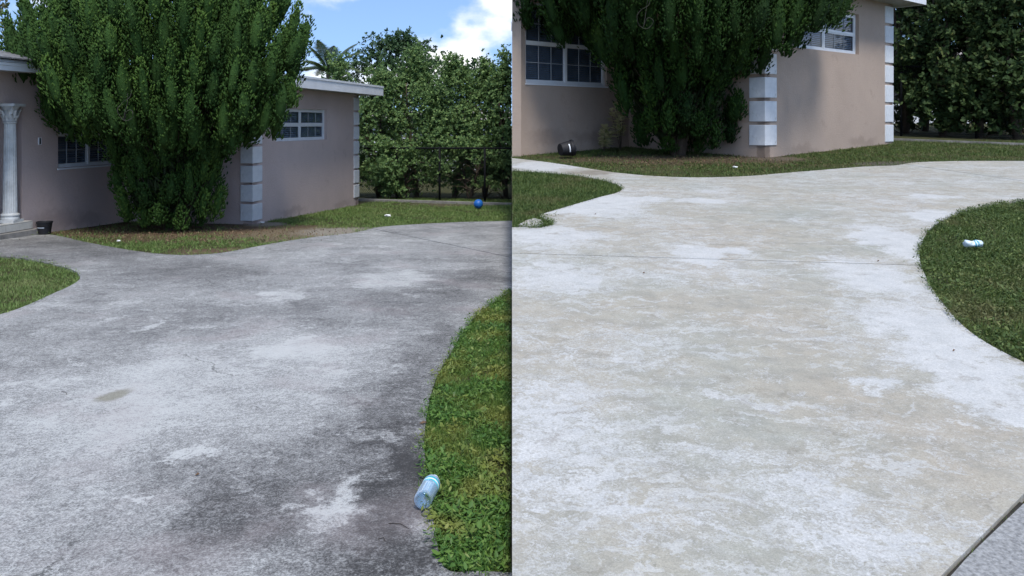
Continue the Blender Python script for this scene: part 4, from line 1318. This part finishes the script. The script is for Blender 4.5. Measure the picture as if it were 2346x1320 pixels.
def fringe(line_, zf, g, mat, label, n_per_m, clip, spread=0.019, h=(0.03, 0.085), w=(0.003, 0.006), zofs=0.0, leaves=True):
    """runners and tufts leaning over the concrete edge"""
    L_ = np.array(line_); seg = np.linalg.norm(np.diff(L_, axis=0), axis=1); cum = np.concatenate([[0], np.cumsum(seg)])
    n = int(cum[-1] * n_per_m)
    t_ = g.uniform(0, cum[-1], n)
    P_ = np.stack([np.interp(t_, cum, L_[:, 0]), np.interp(t_, cum, L_[:, 1])], -1)
    k_ = vnoise(t_ + 3.3, t_ * 0 + 1.7, 4.0) * 0.6 + vnoise(t_ + 9.1, t_ * 0 + 5.2, 13.0) * 0.4
    P_ = P_[g.random(n) < np.clip((k_ - 0.36) * 4, 0.06, 1)]
    P_ = P_ + g.normal(0, spread, P_.shape)
    P_ = P_[np.abs(P_[:, 0] / P_[:, 1]) * F < 1230]
    V_ = clipv(blades(P_, lambda d: zf(d) + zofs, g, h[0], h[1], w[0], w[1], 1.3), clip)
    W_ = clipv(weeds(P_[::4] + g.normal(0, spread * 0.7, P_[::4].shape), lambda d: zf(d) + SOIL, g, 0.035, 0.012, 0.035), clip)
    o = np_obj('grass_fringe', V_, BL_F, mat)
    tag(o, label, 'grass', kind='stuff')
    if leaves: tag(np_obj('fringe_leaves', W_, RH6_F, mat), label.replace('grass fringe', 'small leaves in the grass fringe'), 'grass', kind='stuff')

g = np.random.default_rng(99)
# weedy strip beside the dirty driveway
strip = [(p[0], p[1]) for p in L_strip] + [(-0.001, L_strip[-1][1]), (-0.001, L_strip[0][1])]
P = clump(scatter(strip, 72000, g), g, 0.20, 4.0, 0.47)
V1 = clipv(blades(P, zl, g, 0.02, 0.075, 0.0018, 0.0042, 1.1), CL)
o = np_obj('grass', V1, BL_F, M_gr_n)
tag(o, 'bright green grass in the strip beside the water bottle', 'grass', kind='stuff')
P = scatter(strip, 36000, g)
near = np.clip((4.6 - P[:, 1]) / 1.0, 0.30, 1.0)
P = clump(P[g.random(len(P)) < near], g, 0.12, 5.0, 0.44)
V2_ = clipv(weeds(P, zl, g, 0.055, 0.014, 0.042), CL)
o = np_obj('weeds', V2_, RH6_F, M_gr_n)
tag(o, 'leafy green weeds in the strip beside the water bottle', 'weeds', kind='stuff')
# left patch
lp = [(p[0], p[1]) for p in L_patch] + [(-9.5, L_patch[-1][1]), (-9.5, L_patch[0][1])]
lp = [p for p in lp]
q = scatter(lp, 60000, g); q = q[q[:, 0] / q[:, 1] * F > -1450]
V = blades(clump(q, g, 0.35, 2.2, 0.40), zl, g, 0.03, 0.07, 0.004, 0.008, 0.8)
tag(np_obj('grass', V, BL_F, M_gr_a), 'green lawn tongue at the left edge of the grey driveway', 'grass', kind='stuff')
# band before the pink house
band = [(p[0], p[1] + 0.02) for p in L_top] + [(-0.001, 24.6), (-4.0, 25.4), (LFc.x + 0.1, LFc.y), (LN.x, LN.y - 0.02), (LI.x, LI.y - 0.05), ((LE + lb * s_of(2.6)).x, (LE + lb * s_of(2.6)).y)]
q = scatter(band, 100000, g)
q = q[(q[:, 0] / q[:, 1] * F > -1400)]
q = bare(q, g, L_bare)
V = clipv(blades(clump(q, g, 0.25, 1.6, 0.38), zl, g, 0.03, 0.075, 0.007, 0.013, 0.8), CL)
tag(np_obj('grass', V, BL_F, M_gr_a), 'patchy lawn between the pink house and the grey driveway', 'grass', kind='stuff')
# right patch
rp = [(p[0], p[1]) for p in R_patch] + [(0.001, R_patch[-1][1]), (0.001, R_patch[0][1])]
q = scatter(rp, 34000, g)
V = clipv(np.concatenate([blades(q, zr, g, 0.035, 0.09, 0.004, 0.010, 0.9)]), CR)
tag(np_obj('grass', V, BL_F, M_gr_r), 'dark green lawn tongue beside the clean walkway', 'grass', kind='stuff')
# right island
isl = [(p[0], p[1]) for p in R_isl]
q = scatter(isl, 140000, g); q = q[(q[:, 0] / q[:, 1] * F < 1420)]
q = bare(q, g, R_bare[3:])
V = blades(clump(q, g, 0.40, 3.0, 0.40), zr, g, 0.03, 0.085, 0.003, 0.008, 0.9)
tag(np_obj('grass', V, BL_F, M_gr_r), 'dark green lawn island right of the clean driveway around the crushed bottle', 'grass', kind='stuff')
q = scatter(isl, 80000, g); q = q[(q[:, 0] / q[:, 1] * F < 1420)]
V = weeds(clump(q, g, 0.22, 2.5, 0.48), zr, g, 0.075, 0.014, 0.045)
tag(np_obj('weeds', V, RH6_F, M_gr_r), 'small leafy weeds in the lawn island around the crushed bottle', 'weeds', kind='stuff')
# right band
band = [(p[0], p[1] + 0.02) for p in R_top] + [(13.5 * RS, 16.3 * RS), (kr0[0] + 0.3, kr0[1] + 0.2), (RFc.x, RFc.y - 0.02), (RN.x, RN.y - 0.02), (RI.x, RI.y), (RE.x + 0.02, RE.y - 0.03)]
q = scatter(band, 90000, g); q = q[(q[:, 0] / q[:, 1] * F < 1420)]
q = bare(q, g, R_bare[:3], 0.8)
V = clipv(blades(clump(q, g, 0.3, 2.0, 0.38), zr, g, 0.03, 0.08, 0.007, 0.013, 0.9), CR)
tag(np_obj('grass', V, BL_F, M_gr_r), 'dull green lawn between the tan house and the clean driveway', 'grass', kind='stuff')
fringe(L_strip, zl, g, M_gr_n, 'ragged grass fringe along the strip beside the water bottle', 1500, CL)
fringe(L_patch, zl, g, M_gr_a, 'ragged grass fringe around the lawn tongue on the grey driveway', 500, CL, h=(0.03, 0.07))
fringe(L_top[10:], zl, g, M_gr_a, 'ragged grass fringe along the far edge of the grey driveway', 420, CL, 0.03, w=(0.005, 0.01))
fringe(R_patch, zr, g, M_gr_r, 'ragged grass fringe around the lawn tongue beside the clean walkway', 900, CR)
fringe(R_isl[8:], zr, g, M_gr_r, 'ragged grass fringe around the lawn island beside the clean driveway', 1100, CR)
fringe(R_top, zr, g, M_gr_r, 'ragged grass fringe along the far edge of the clean driveway', 500, CR, 0.025, w=(0.004, 0.008))
fringe([gr(2168, 1326), gr(2250, 1240), gr(2352, 1146)], zr, g, M_gr_a, 'dry weedy grass fringe in the joint at the bottom right corner', 420, CR, 0.007, h=(0.02, 0.05), w=(0.0015, 0.003), leaves=False)
M_litter = foliage('dead_leaf_litter', [(0.0, (0.05, 0.035, 0.022)), (0.5, (0.13, 0.085, 0.05)), (1.0, (0.27, 0.20, 0.12))], 0.8, 0.05, 0.1)
for (c_, sx_, sy_, zf_, cl_, lab_) in ((gl(430, 535), 1.7, 0.75, zl, CL, 'dead brown leaf litter on the soil under the bright green arborvitae'),
                                       (gr(1570, 368), 1.9, 0.8, zr, CR, 'dead brown leaf litter on the soil under the dark arborvitae')):
    q = np.array([c_]) + g.normal(0, 1, (5200, 2)) * np.array([[sx_, sy_]])
    q = q[q[:, 1] > (gl(400, 582)[1] if zf_ is zl else gr(1600, 404)[1])]
    V = clipv(weeds(q, zf_, g, 0.012, 0.018, 0.05), cl_)
    tag(np_obj('leaf_litter', V, RH6_F, M_litter), lab_, 'leaf litter', kind='stuff')
# weeds growing out of the cracked corner of the clean driveway
pts = []
for (x, y, n) in [(1245, 503, 160), (1258, 512, 200), (1240, 519, 140), (1215, 524, 90), (1262, 498, 60), (2120, 610, 30)]:
    c = gr(x, y)
    pts.append(np.array([c]) + g.normal(0, 0.05 if n > 25 else 0.010, (n, 2)) * np.array([[1.0, 1.6]]))
q = np.concatenate(pts); q = q[q[:, 0] > 0.02]
V = clipv(weeds(q, lambda d: zr(d) + SOIL, g, 0.05, 0.010, 0.034), CR)
tag(np_obj('weeds', V, RH6_F, M_gr_r), 'weeds sprouting from cracks in the clean driveway', 'weeds', kind='stuff')
# loose broken pieces of slab at that corner
def broken(px, zofs=0.0):
    poly = dedupe([gr(*p) for p in px])
    bm = slab_mesh(poly, zr, zofs)
    return finish_slab(bm, 'concrete_piece', M_cc, None, 0.06)
o = broken([(1188, 516), (1205, 506), (1225, 501), (1240, 505), (1244, 512), (1232, 518), (1205, 519)], 0.006)
tag(o, 'small broken concrete piece in the grass at the cracked driveway corner', 'concrete piece')

# ------------------------------------------------------------------ small things
def croton(loc, H, n, label, seed, mat, leafk=1.0):
    root = thing('variegated_plant', loc, label, 'plant', 'variegated plants by the house walls')
    g = random.Random(seed)
    st = MB(); lf = MB()
    for i in range(5):
        a = g.uniform(0, 6.28); sp = g.uniform(0.03, 0.3) * H
        top = Vector(loc) + Vector((math.cos(a) * sp, math.sin(a) * sp * 0.6, H * g.uniform(0.7, 1.0)))
        p0 = Vector(loc) + Vector((0, 0, -0.05))
        st.tube([p0, p0.lerp(top, 0.5) + Vector((0, 0, 0.03)), top], [0.008, 0.007, 0.004], 5)
        for k in range(n):
            t = g.uniform(0.3, 1.0); p = p0.lerp(top, t)
            b = g.uniform(0, 6.28); e = g.uniform(-0.2, 0.9)
            d = Vector((math.cos(b) * math.cos(e), math.sin(b) * math.cos(e), math.sin(e)))
            sd = d.cross(Vector((0, 0, 1))).normalized(); L = g.uniform(0.10, 0.19) * leafk; w = L * 0.24; up = Vector((0, 0, 1))
            lf.add([p, p + d * L * 0.4 + sd * w + up * 0.01, p + d * L * 0.75 + sd * w * 0.8, p + d * L - up * 0.02, p + d * L * 0.75 - sd * w * 0.8, p + d * L * 0.4 - sd * w + up * 0.01], [(0, 1, 2, 3), (0, 3, 4, 5)])
    st.build('stem', M_bark, root, True); lf.build('leaves', mat, root)
M_crot = foliage('croton_leaf', [(0.0, (0.14, 0.17, 0.06)), (0.3, (0.42, 0.40, 0.18)), (0.7, (0.66, 0.60, 0.36)), (1.0, (0.78, 0.74, 0.55))], 0.45, 0.2, 0.4)
croton(tuple(glz(287, 503)), 0.38, 34, 'yellow leaved plant against the pink wall left of the arborvitae', 1, M_crot)
croton(tuple(grz(1383, 345)), 0.60, 44, 'low yellow leaved plant against the tan wall beside the tipped bucket', 2, M_crot, 1.15)
croton(tuple(grz(1422, 342)), 1.36, 34, 'taller yellow leaved plant peeking out left of the dark arborvitae', 3, M_crot, 1.15)

def bucket(loc, R, label, s):
    """R: rotation matrix, local z = bucket axis"""
    root = thing('bucket', loc, label, 'bucket', 'black buckets')
    f = lambda a, b, c: tuple(Vector(loc) + R @ Vector((a * s, b * s, c * s)))
    prof = [(0.105, 0.0), (0.11, 0.01), (0.14, 0.22), (0.148, 0.225), (0.15, 0.25), (0.142, 0.252), (0.135, 0.24), (0.103, 0.015)]
    MB().lathe(prof, 32, f).build('body', M_black, root, False)
    vv = []; ff = []
    for k in range(8):
        a = -2.3 + k * 0.17
        for z in (0.125, 0.145):
            r = 0.1275 + (z - 0.125) * 0.136 + 0.0015
            vv.append(f(r * math.cos(a), r * math.sin(a), z))
    for k in range(7): ff.append((2 * k, 2 * k + 2, 2 * k + 3, 2 * k + 1))
    MB().add(vv, ff).build('label', M_white, root)
    pts = []
    for k in range(13):
        a = math.pi * k / 12
        pts.append(f(0.15 * math.cos(a), -0.155 * math.sin(a) * 0.95, 0.22 - 0.06 * math.sin(a)))
    MB().tube(pts, 0.004, 6).build('handle', M_fence, root, True)
    return root
bl = glz(102, 537)
bucket(tuple(bl + Vector((0, 0, 0.003))), Matrix.Identity(3), 'black bucket standing upright beside the porch step', 0.90)
bp = grz(1297, 361)
Rb = Matrix.Rotation(math.radians(24), 3, 'Z') @ Matrix.Rotation(math.radians(90 - 7), 3, 'Y')
bucket(tuple(bp + Vector((-0.13, 0, 0.17))), Rb, 'black bucket lying on its side in the grass below the tan wall', 1.22)

def ball(loc, r, label):
    t = NT('blue_rubber'); n = t.noise(6, 4, 0.5)
    t.set(color=t.ramp(n, [(0.3, (0.01, 0.11, 0.42)), (0.7, (0.02, 0.17, 0.55))]), rough=0.45)
    root = thing('ball', loc, label, 'ball')
    prof = [(max(0.001, r * math.sin(math.pi * i / 16)), r - r * math.cos(math.pi * i / 16)) for i in range(17)]
    f = lambda a, b, c: (loc[0] + a, loc[1] + b, loc[2] + c)
    MB().lathe(prof, 28, f).build('shell', t.m, root, True)
    mb = MB()
    for ph in (0.3, 0.3 + math.pi / 2):
        pts = [(loc[0] + r * 1.002 * math.sin(a) * math.cos(ph), loc[1] + r * 1.002 * math.sin(a) * math.sin(ph), loc[2] + r - r * 1.002 * math.cos(a)) for a in [2 * math.pi * k / 40 for k in range(41)]]
        mb.tube(pts, 0.003, 4, cap=False)
    mb.build('seam', t.m, root)
bq = glz(1096, 478)
ball(tuple(bq), 0.115, 'blue rubber ball on the lawn before the black fence')

def bottle_clear(loc, R, label):
    root = thing('water_bottle', loc, label, 'bottle')
    f = lambda a, b, c: tuple(Vector(loc) + R @ Vector((a * 1.22, b * 1.22, c)))
    t = NT('clear_pet')
    t.n.remove(t.bsdf)
    tr = t.n.new('ShaderNodeBsdfTransparent'); tr.inputs[0].default_value = (0.80, 0.88, 0.98, 1)
    gs = t.n.new('ShaderNodeBsdfGlossy'); gs.inputs['Roughness'].default_value = 0.12; gs.inputs['Color'].default_value = (0.85, 0.93, 1, 1)
    df = t.n.new('ShaderNodeBsdfDiffuse'); df.inputs['Color'].default_value = (0.62, 0.75, 0.92, 1)
    m1 = t.n.new('ShaderNodeMixShader'); m1.inputs[0].default_value = 0.45
    m2 = t.n.new('ShaderNodeMixShader')
    lw = t.n.new('ShaderNodeLayerWeight'); lw.inputs['Blend'].default_value = 0.62
    t.l.new(lw.outputs['Facing'], m2.inputs[0])
    t.l.new(gs.outputs[0], m1.inputs[1]); t.l.new(df.outputs[0], m1.inputs[2])
    t.l.new(tr.outputs[0], m2.inputs[1]); t.l.new(m1.outputs[0], m2.inputs[2]); t.l.new(m2.outputs[0], t.out.inputs[0])
    prof = [(0.012, 0.006), (0.024, 0.0), (0.031, 0.008), (0.0325, 0.02)]
    for i in range(7):
        z = 0.025 + i * 0.012
        prof += [(0.0325, z), (0.0305, z + 0.006)]
    prof += [(0.0325, 0.112), (0.0325, 0.118), (0.031, 0.12), (0.031, 0.155), (0.0325, 0.158), (0.030, 0.172), (0.020, 0.190), (0.0135, 0.197), (0.0135, 0.205)]
    MB().lathe(prof, 28, f).build('body', t.m, root, True)
    ML = simple('teal_label', (0.05, 0.42, 0.50), 0.5, var=0.35, scale=25)
    MB().lathe([(0.0314, 0.121), (0.0318, 0.1215), (0.0318, 0.1535), (0.0314, 0.154)], 28, f).build('label', ML, root, True)
    mb = MB().lathe([(0.0321, 0.131), (0.0322, 0.1315), (0.0322, 0.139), (0.0321, 0.1395)], 28, f); mb.build('label_band', M_white, root, True)
    MC = simple('white_cap', (0.75, 0.82, 0.86), 0.4, var=0.05)
    MB().lathe([(0.0145, 0.196), (0.015, 0.1965), (0.015, 0.210), (0.0135, 0.2115)], 20, f).build('cap', MC, root, True)
bo = glz(967, 1172)
bt = glz(1000, 1118)
dirv = Vector((bt.x - bo.x, bt.y - bo.y, 0)).normalized()
zax = (dirv + Vector((0, 0, 0.05))).normalized(); xax = zax.cross(Vector((0, 0, 1))).normalized(); yax = zax.cross(xax)
Rbt = Matrix(((xax.x, yax.x, zax.x), (xax.y, yax.y, zax.y), (xax.z, yax.z, zax.z)))
bottle_clear(tuple(bo + Vector((0, 0, 0.042))), Rbt, 'clear plastic water bottle with teal label lying at the grass edge')

def crushed(loc, label, size=1.3):
    root = thing('crushed_bottle', loc, label, 'bottle')
    MW = simple('milky_plastic', (0.62, 0.72, 0.78), 0.35, var=0.25, scale=30)
    MT = simple('blue_stripe_label', (0.05, 0.30, 0.42), 0.4, var=0.3, scale=30)
    g = random.Random(4)
    segs = [(-0.068, 0.022), (-0.064, 0.032), (-0.045, 0.033), (-0.030, 0.030), (-0.02, 0.024), (-0.008, 0.026), (0.004, 0.030), (0.02, 0.034), (0.045, 0.032), (0.058, 0.024), (0.066, 0.012)]
    def ring(x, r, z0=0.045): return [(loc[0] + x * size, loc[1] + (math.cos(a) * r * 1.1 + 0.006 * math.sin(a * 3 + x * 60)) * size, loc[2] + (z0 + math.sin(a) * r * 0.8 + 0.004 * math.cos(a * 4 + x * 90)) * size) for a in [2 * math.pi * k / 14 for k in range(14)]]
    mb = MB(); vv = []; ff = []
    for x, r in segs: vv += ring(x, r)
    for i in range(len(segs) - 1):
        for k in range(14): ff.append((i * 14 + k, i * 14 + (k + 1) % 14, (i + 1) * 14 + (k + 1) % 14, (i + 1) * 14 + k))
    ff += [tuple(range(14)), tuple(range((len(segs) - 1) * 14, len(segs) * 14))]
    mb.add(vv, ff).build('body', MW, root, True)
    for x0, x1 in ((-0.004, 0.004), (0.012, 0.024)):
        r0 = float(np.interp(x0, [s[0] for s in segs], [s[1] for s in segs])) + 0.0015; r1 = float(np.interp(x1, [s[0] for s in segs], [s[1] for s in segs])) + 0.0015
        vv = ring(x0, r0) + ring(x1, r1)
        MB().add(vv, [(k, (k + 1) % 14, 14 + (k + 1) % 14, 14 + k) for k in range(14)]).build('stripe', MT, root, True)
crushed(tuple(grz(2231, 572)), 'crushed white plastic bottle with blue stripes lying in the lawn island')

M_paper = simple('crumpled_paper', (0.75, 0.75, 0.74), 0.8, var=0.06)
def litter(loc, r, label, seed):
    g = random.Random(seed)
    bm = bmesh.new()
    bmesh.ops.create_icosphere(bm, subdivisions=2, radius=r)
    for v in bm.verts:
        k = g.uniform(0.6, 1.25)
        v.co = Vector((v.co.x * k * 1.4, v.co.y * k, v.co.z * k * 0.5 + r * 0.35))
    me = bpy.data.meshes.new('paper_scrap'); bm.to_mesh(me); bm.free(); me.materials.append(M_paper)
    o = bpy.data.objects.new('paper_scrap', me); COL.objects.link(o); o.location = loc
    tag(o, label, 'litter', 'scraps of litter')
litter(tuple(glz(271, 553)), 0.025, 'white scrap of litter on the bare soil below the bright arborvitae', 1)
litter(tuple(glz(888, 496)), 0.054, 'white scrap of litter on the lawn right of the pink wall', 2)
litter(tuple(grz(1684, 384)), 0.034, 'white scrap of litter below the dark arborvitae', 3)
litter(tuple(glz(600, 511)), 0.036, 'pale scrap of litter at the foot of the white quoins on the pink house', 5)

M_twig = simple('dry_twig', (0.045, 0.035, 0.028), 0.9, var=0.3)
M_dleaf = simple('dry_leaf', (0.12, 0.07, 0.04), 0.8, var=0.3)
def twig(p, q, zf, label, r=0.0016):
    z = lambda a: float(zf(a[1])) + r
    m_ = ((p[0] + q[0]) / 2 + 0.006, (p[1] + q[1]) / 2 + 0.012)
    tag(MB().tube([(p[0], p[1], z(p)), (m_[0], m_[1], z(m_) + 0.004), (q[0], q[1], z(q))], [r, r, r * 0.5], 6).build('twig', M_twig, None, True), label, 'twig', 'twigs on the concrete')
twig(gl(890, 1200), gl(937, 1212), zl, 'thin dark twig on the grey concrete below the water bottle')
twig(gl(470, 640), gl(483, 648), zl, 'short twig in the middle of the grey driveway')
twig(gl(141, 898), gl(153, 906), zl, 'short twig on the grey concrete left of the olive stain')
twig(gl(867, 1236), gl(882, 1240), zl, 'tiny twig on the grey concrete under the long twig')
twig(gr(2176, 697), gr(2186, 700), zr, 'twig at the edge of the lawn island on the clean driveway')
def leaf(c, zf, s, label):
    x, y = c; z = float(zf(y)) + 0.004
    tag(MB().add([(x - s, y, z), (x, y - s * 0.5, z + 0.004), (x + s, y, z + 0.008), (x, y + s * 0.5, z + 0.012), (x, y, z)], [(0, 1, 4), (1, 2, 4), (2, 3, 4), (3, 0, 4)]).build('fallen_leaf', M_dleaf), label, 'leaf', 'fallen leaves')
leaf(gl(452, 1091), zl, 0.012, 'small reddish leaf on the dark part of the grey concrete')
leaf(gl(969, 972), zl, 0.022, 'dry tan leaf at the grass edge above the water bottle')
leaf(gr(2012, 600), zr, 0.012, 'dry leaf on the joint of the clean driveway')
leaf(gr(1364, 492), zr, 0.012, 'dry leaf on the clean driveway near the cracked corner')
leaf(gr(1475, 627), zr, 0.012, 'dry leaf on the clean driveway below the long joint')
leaf(gr(2185, 806), zr, 0.009, 'dry leaf on the white edge of the clean driveway')

# loops of cord hanging in the trees
M_cord = simple('dry_vine', (0.05, 0.045, 0.038), 0.8, var=0.2)
def cord(px, d, label, s):
    pts = []
    raw = [(300, 205), (296, 225), (280, 235), (270, 250), (275, 268), (290, 277), (303, 268), (305, 258), (296, 252), (288, 262), (284, 275), (290, 240), (293, 215)]
    path = smooth_poly(raw, 5)
    for i, (x, y) in enumerate(path):
        X = (px[0] + (x - 290) * s - 1173) / F * d; Z = (HOR - (px[1] + (y - 250) * s)) / F * d
        pts.append((X, d + 0.02 * math.sin(i * 0.7), Z))
    tag(MB().tube(pts, 0.0042, 6).build('hanging_vine', M_cord, None, True), label, 'vine', 'dry vines in the arborvitae trees')
cord((290, 250), tl.y - 2.0, 'loop of dry vine hanging in the bright green arborvitae', 1.0)
cord((1480, 38), tr_.y - 2.55, 'loop of dry vine hanging in the dark arborvitae', 1.05)
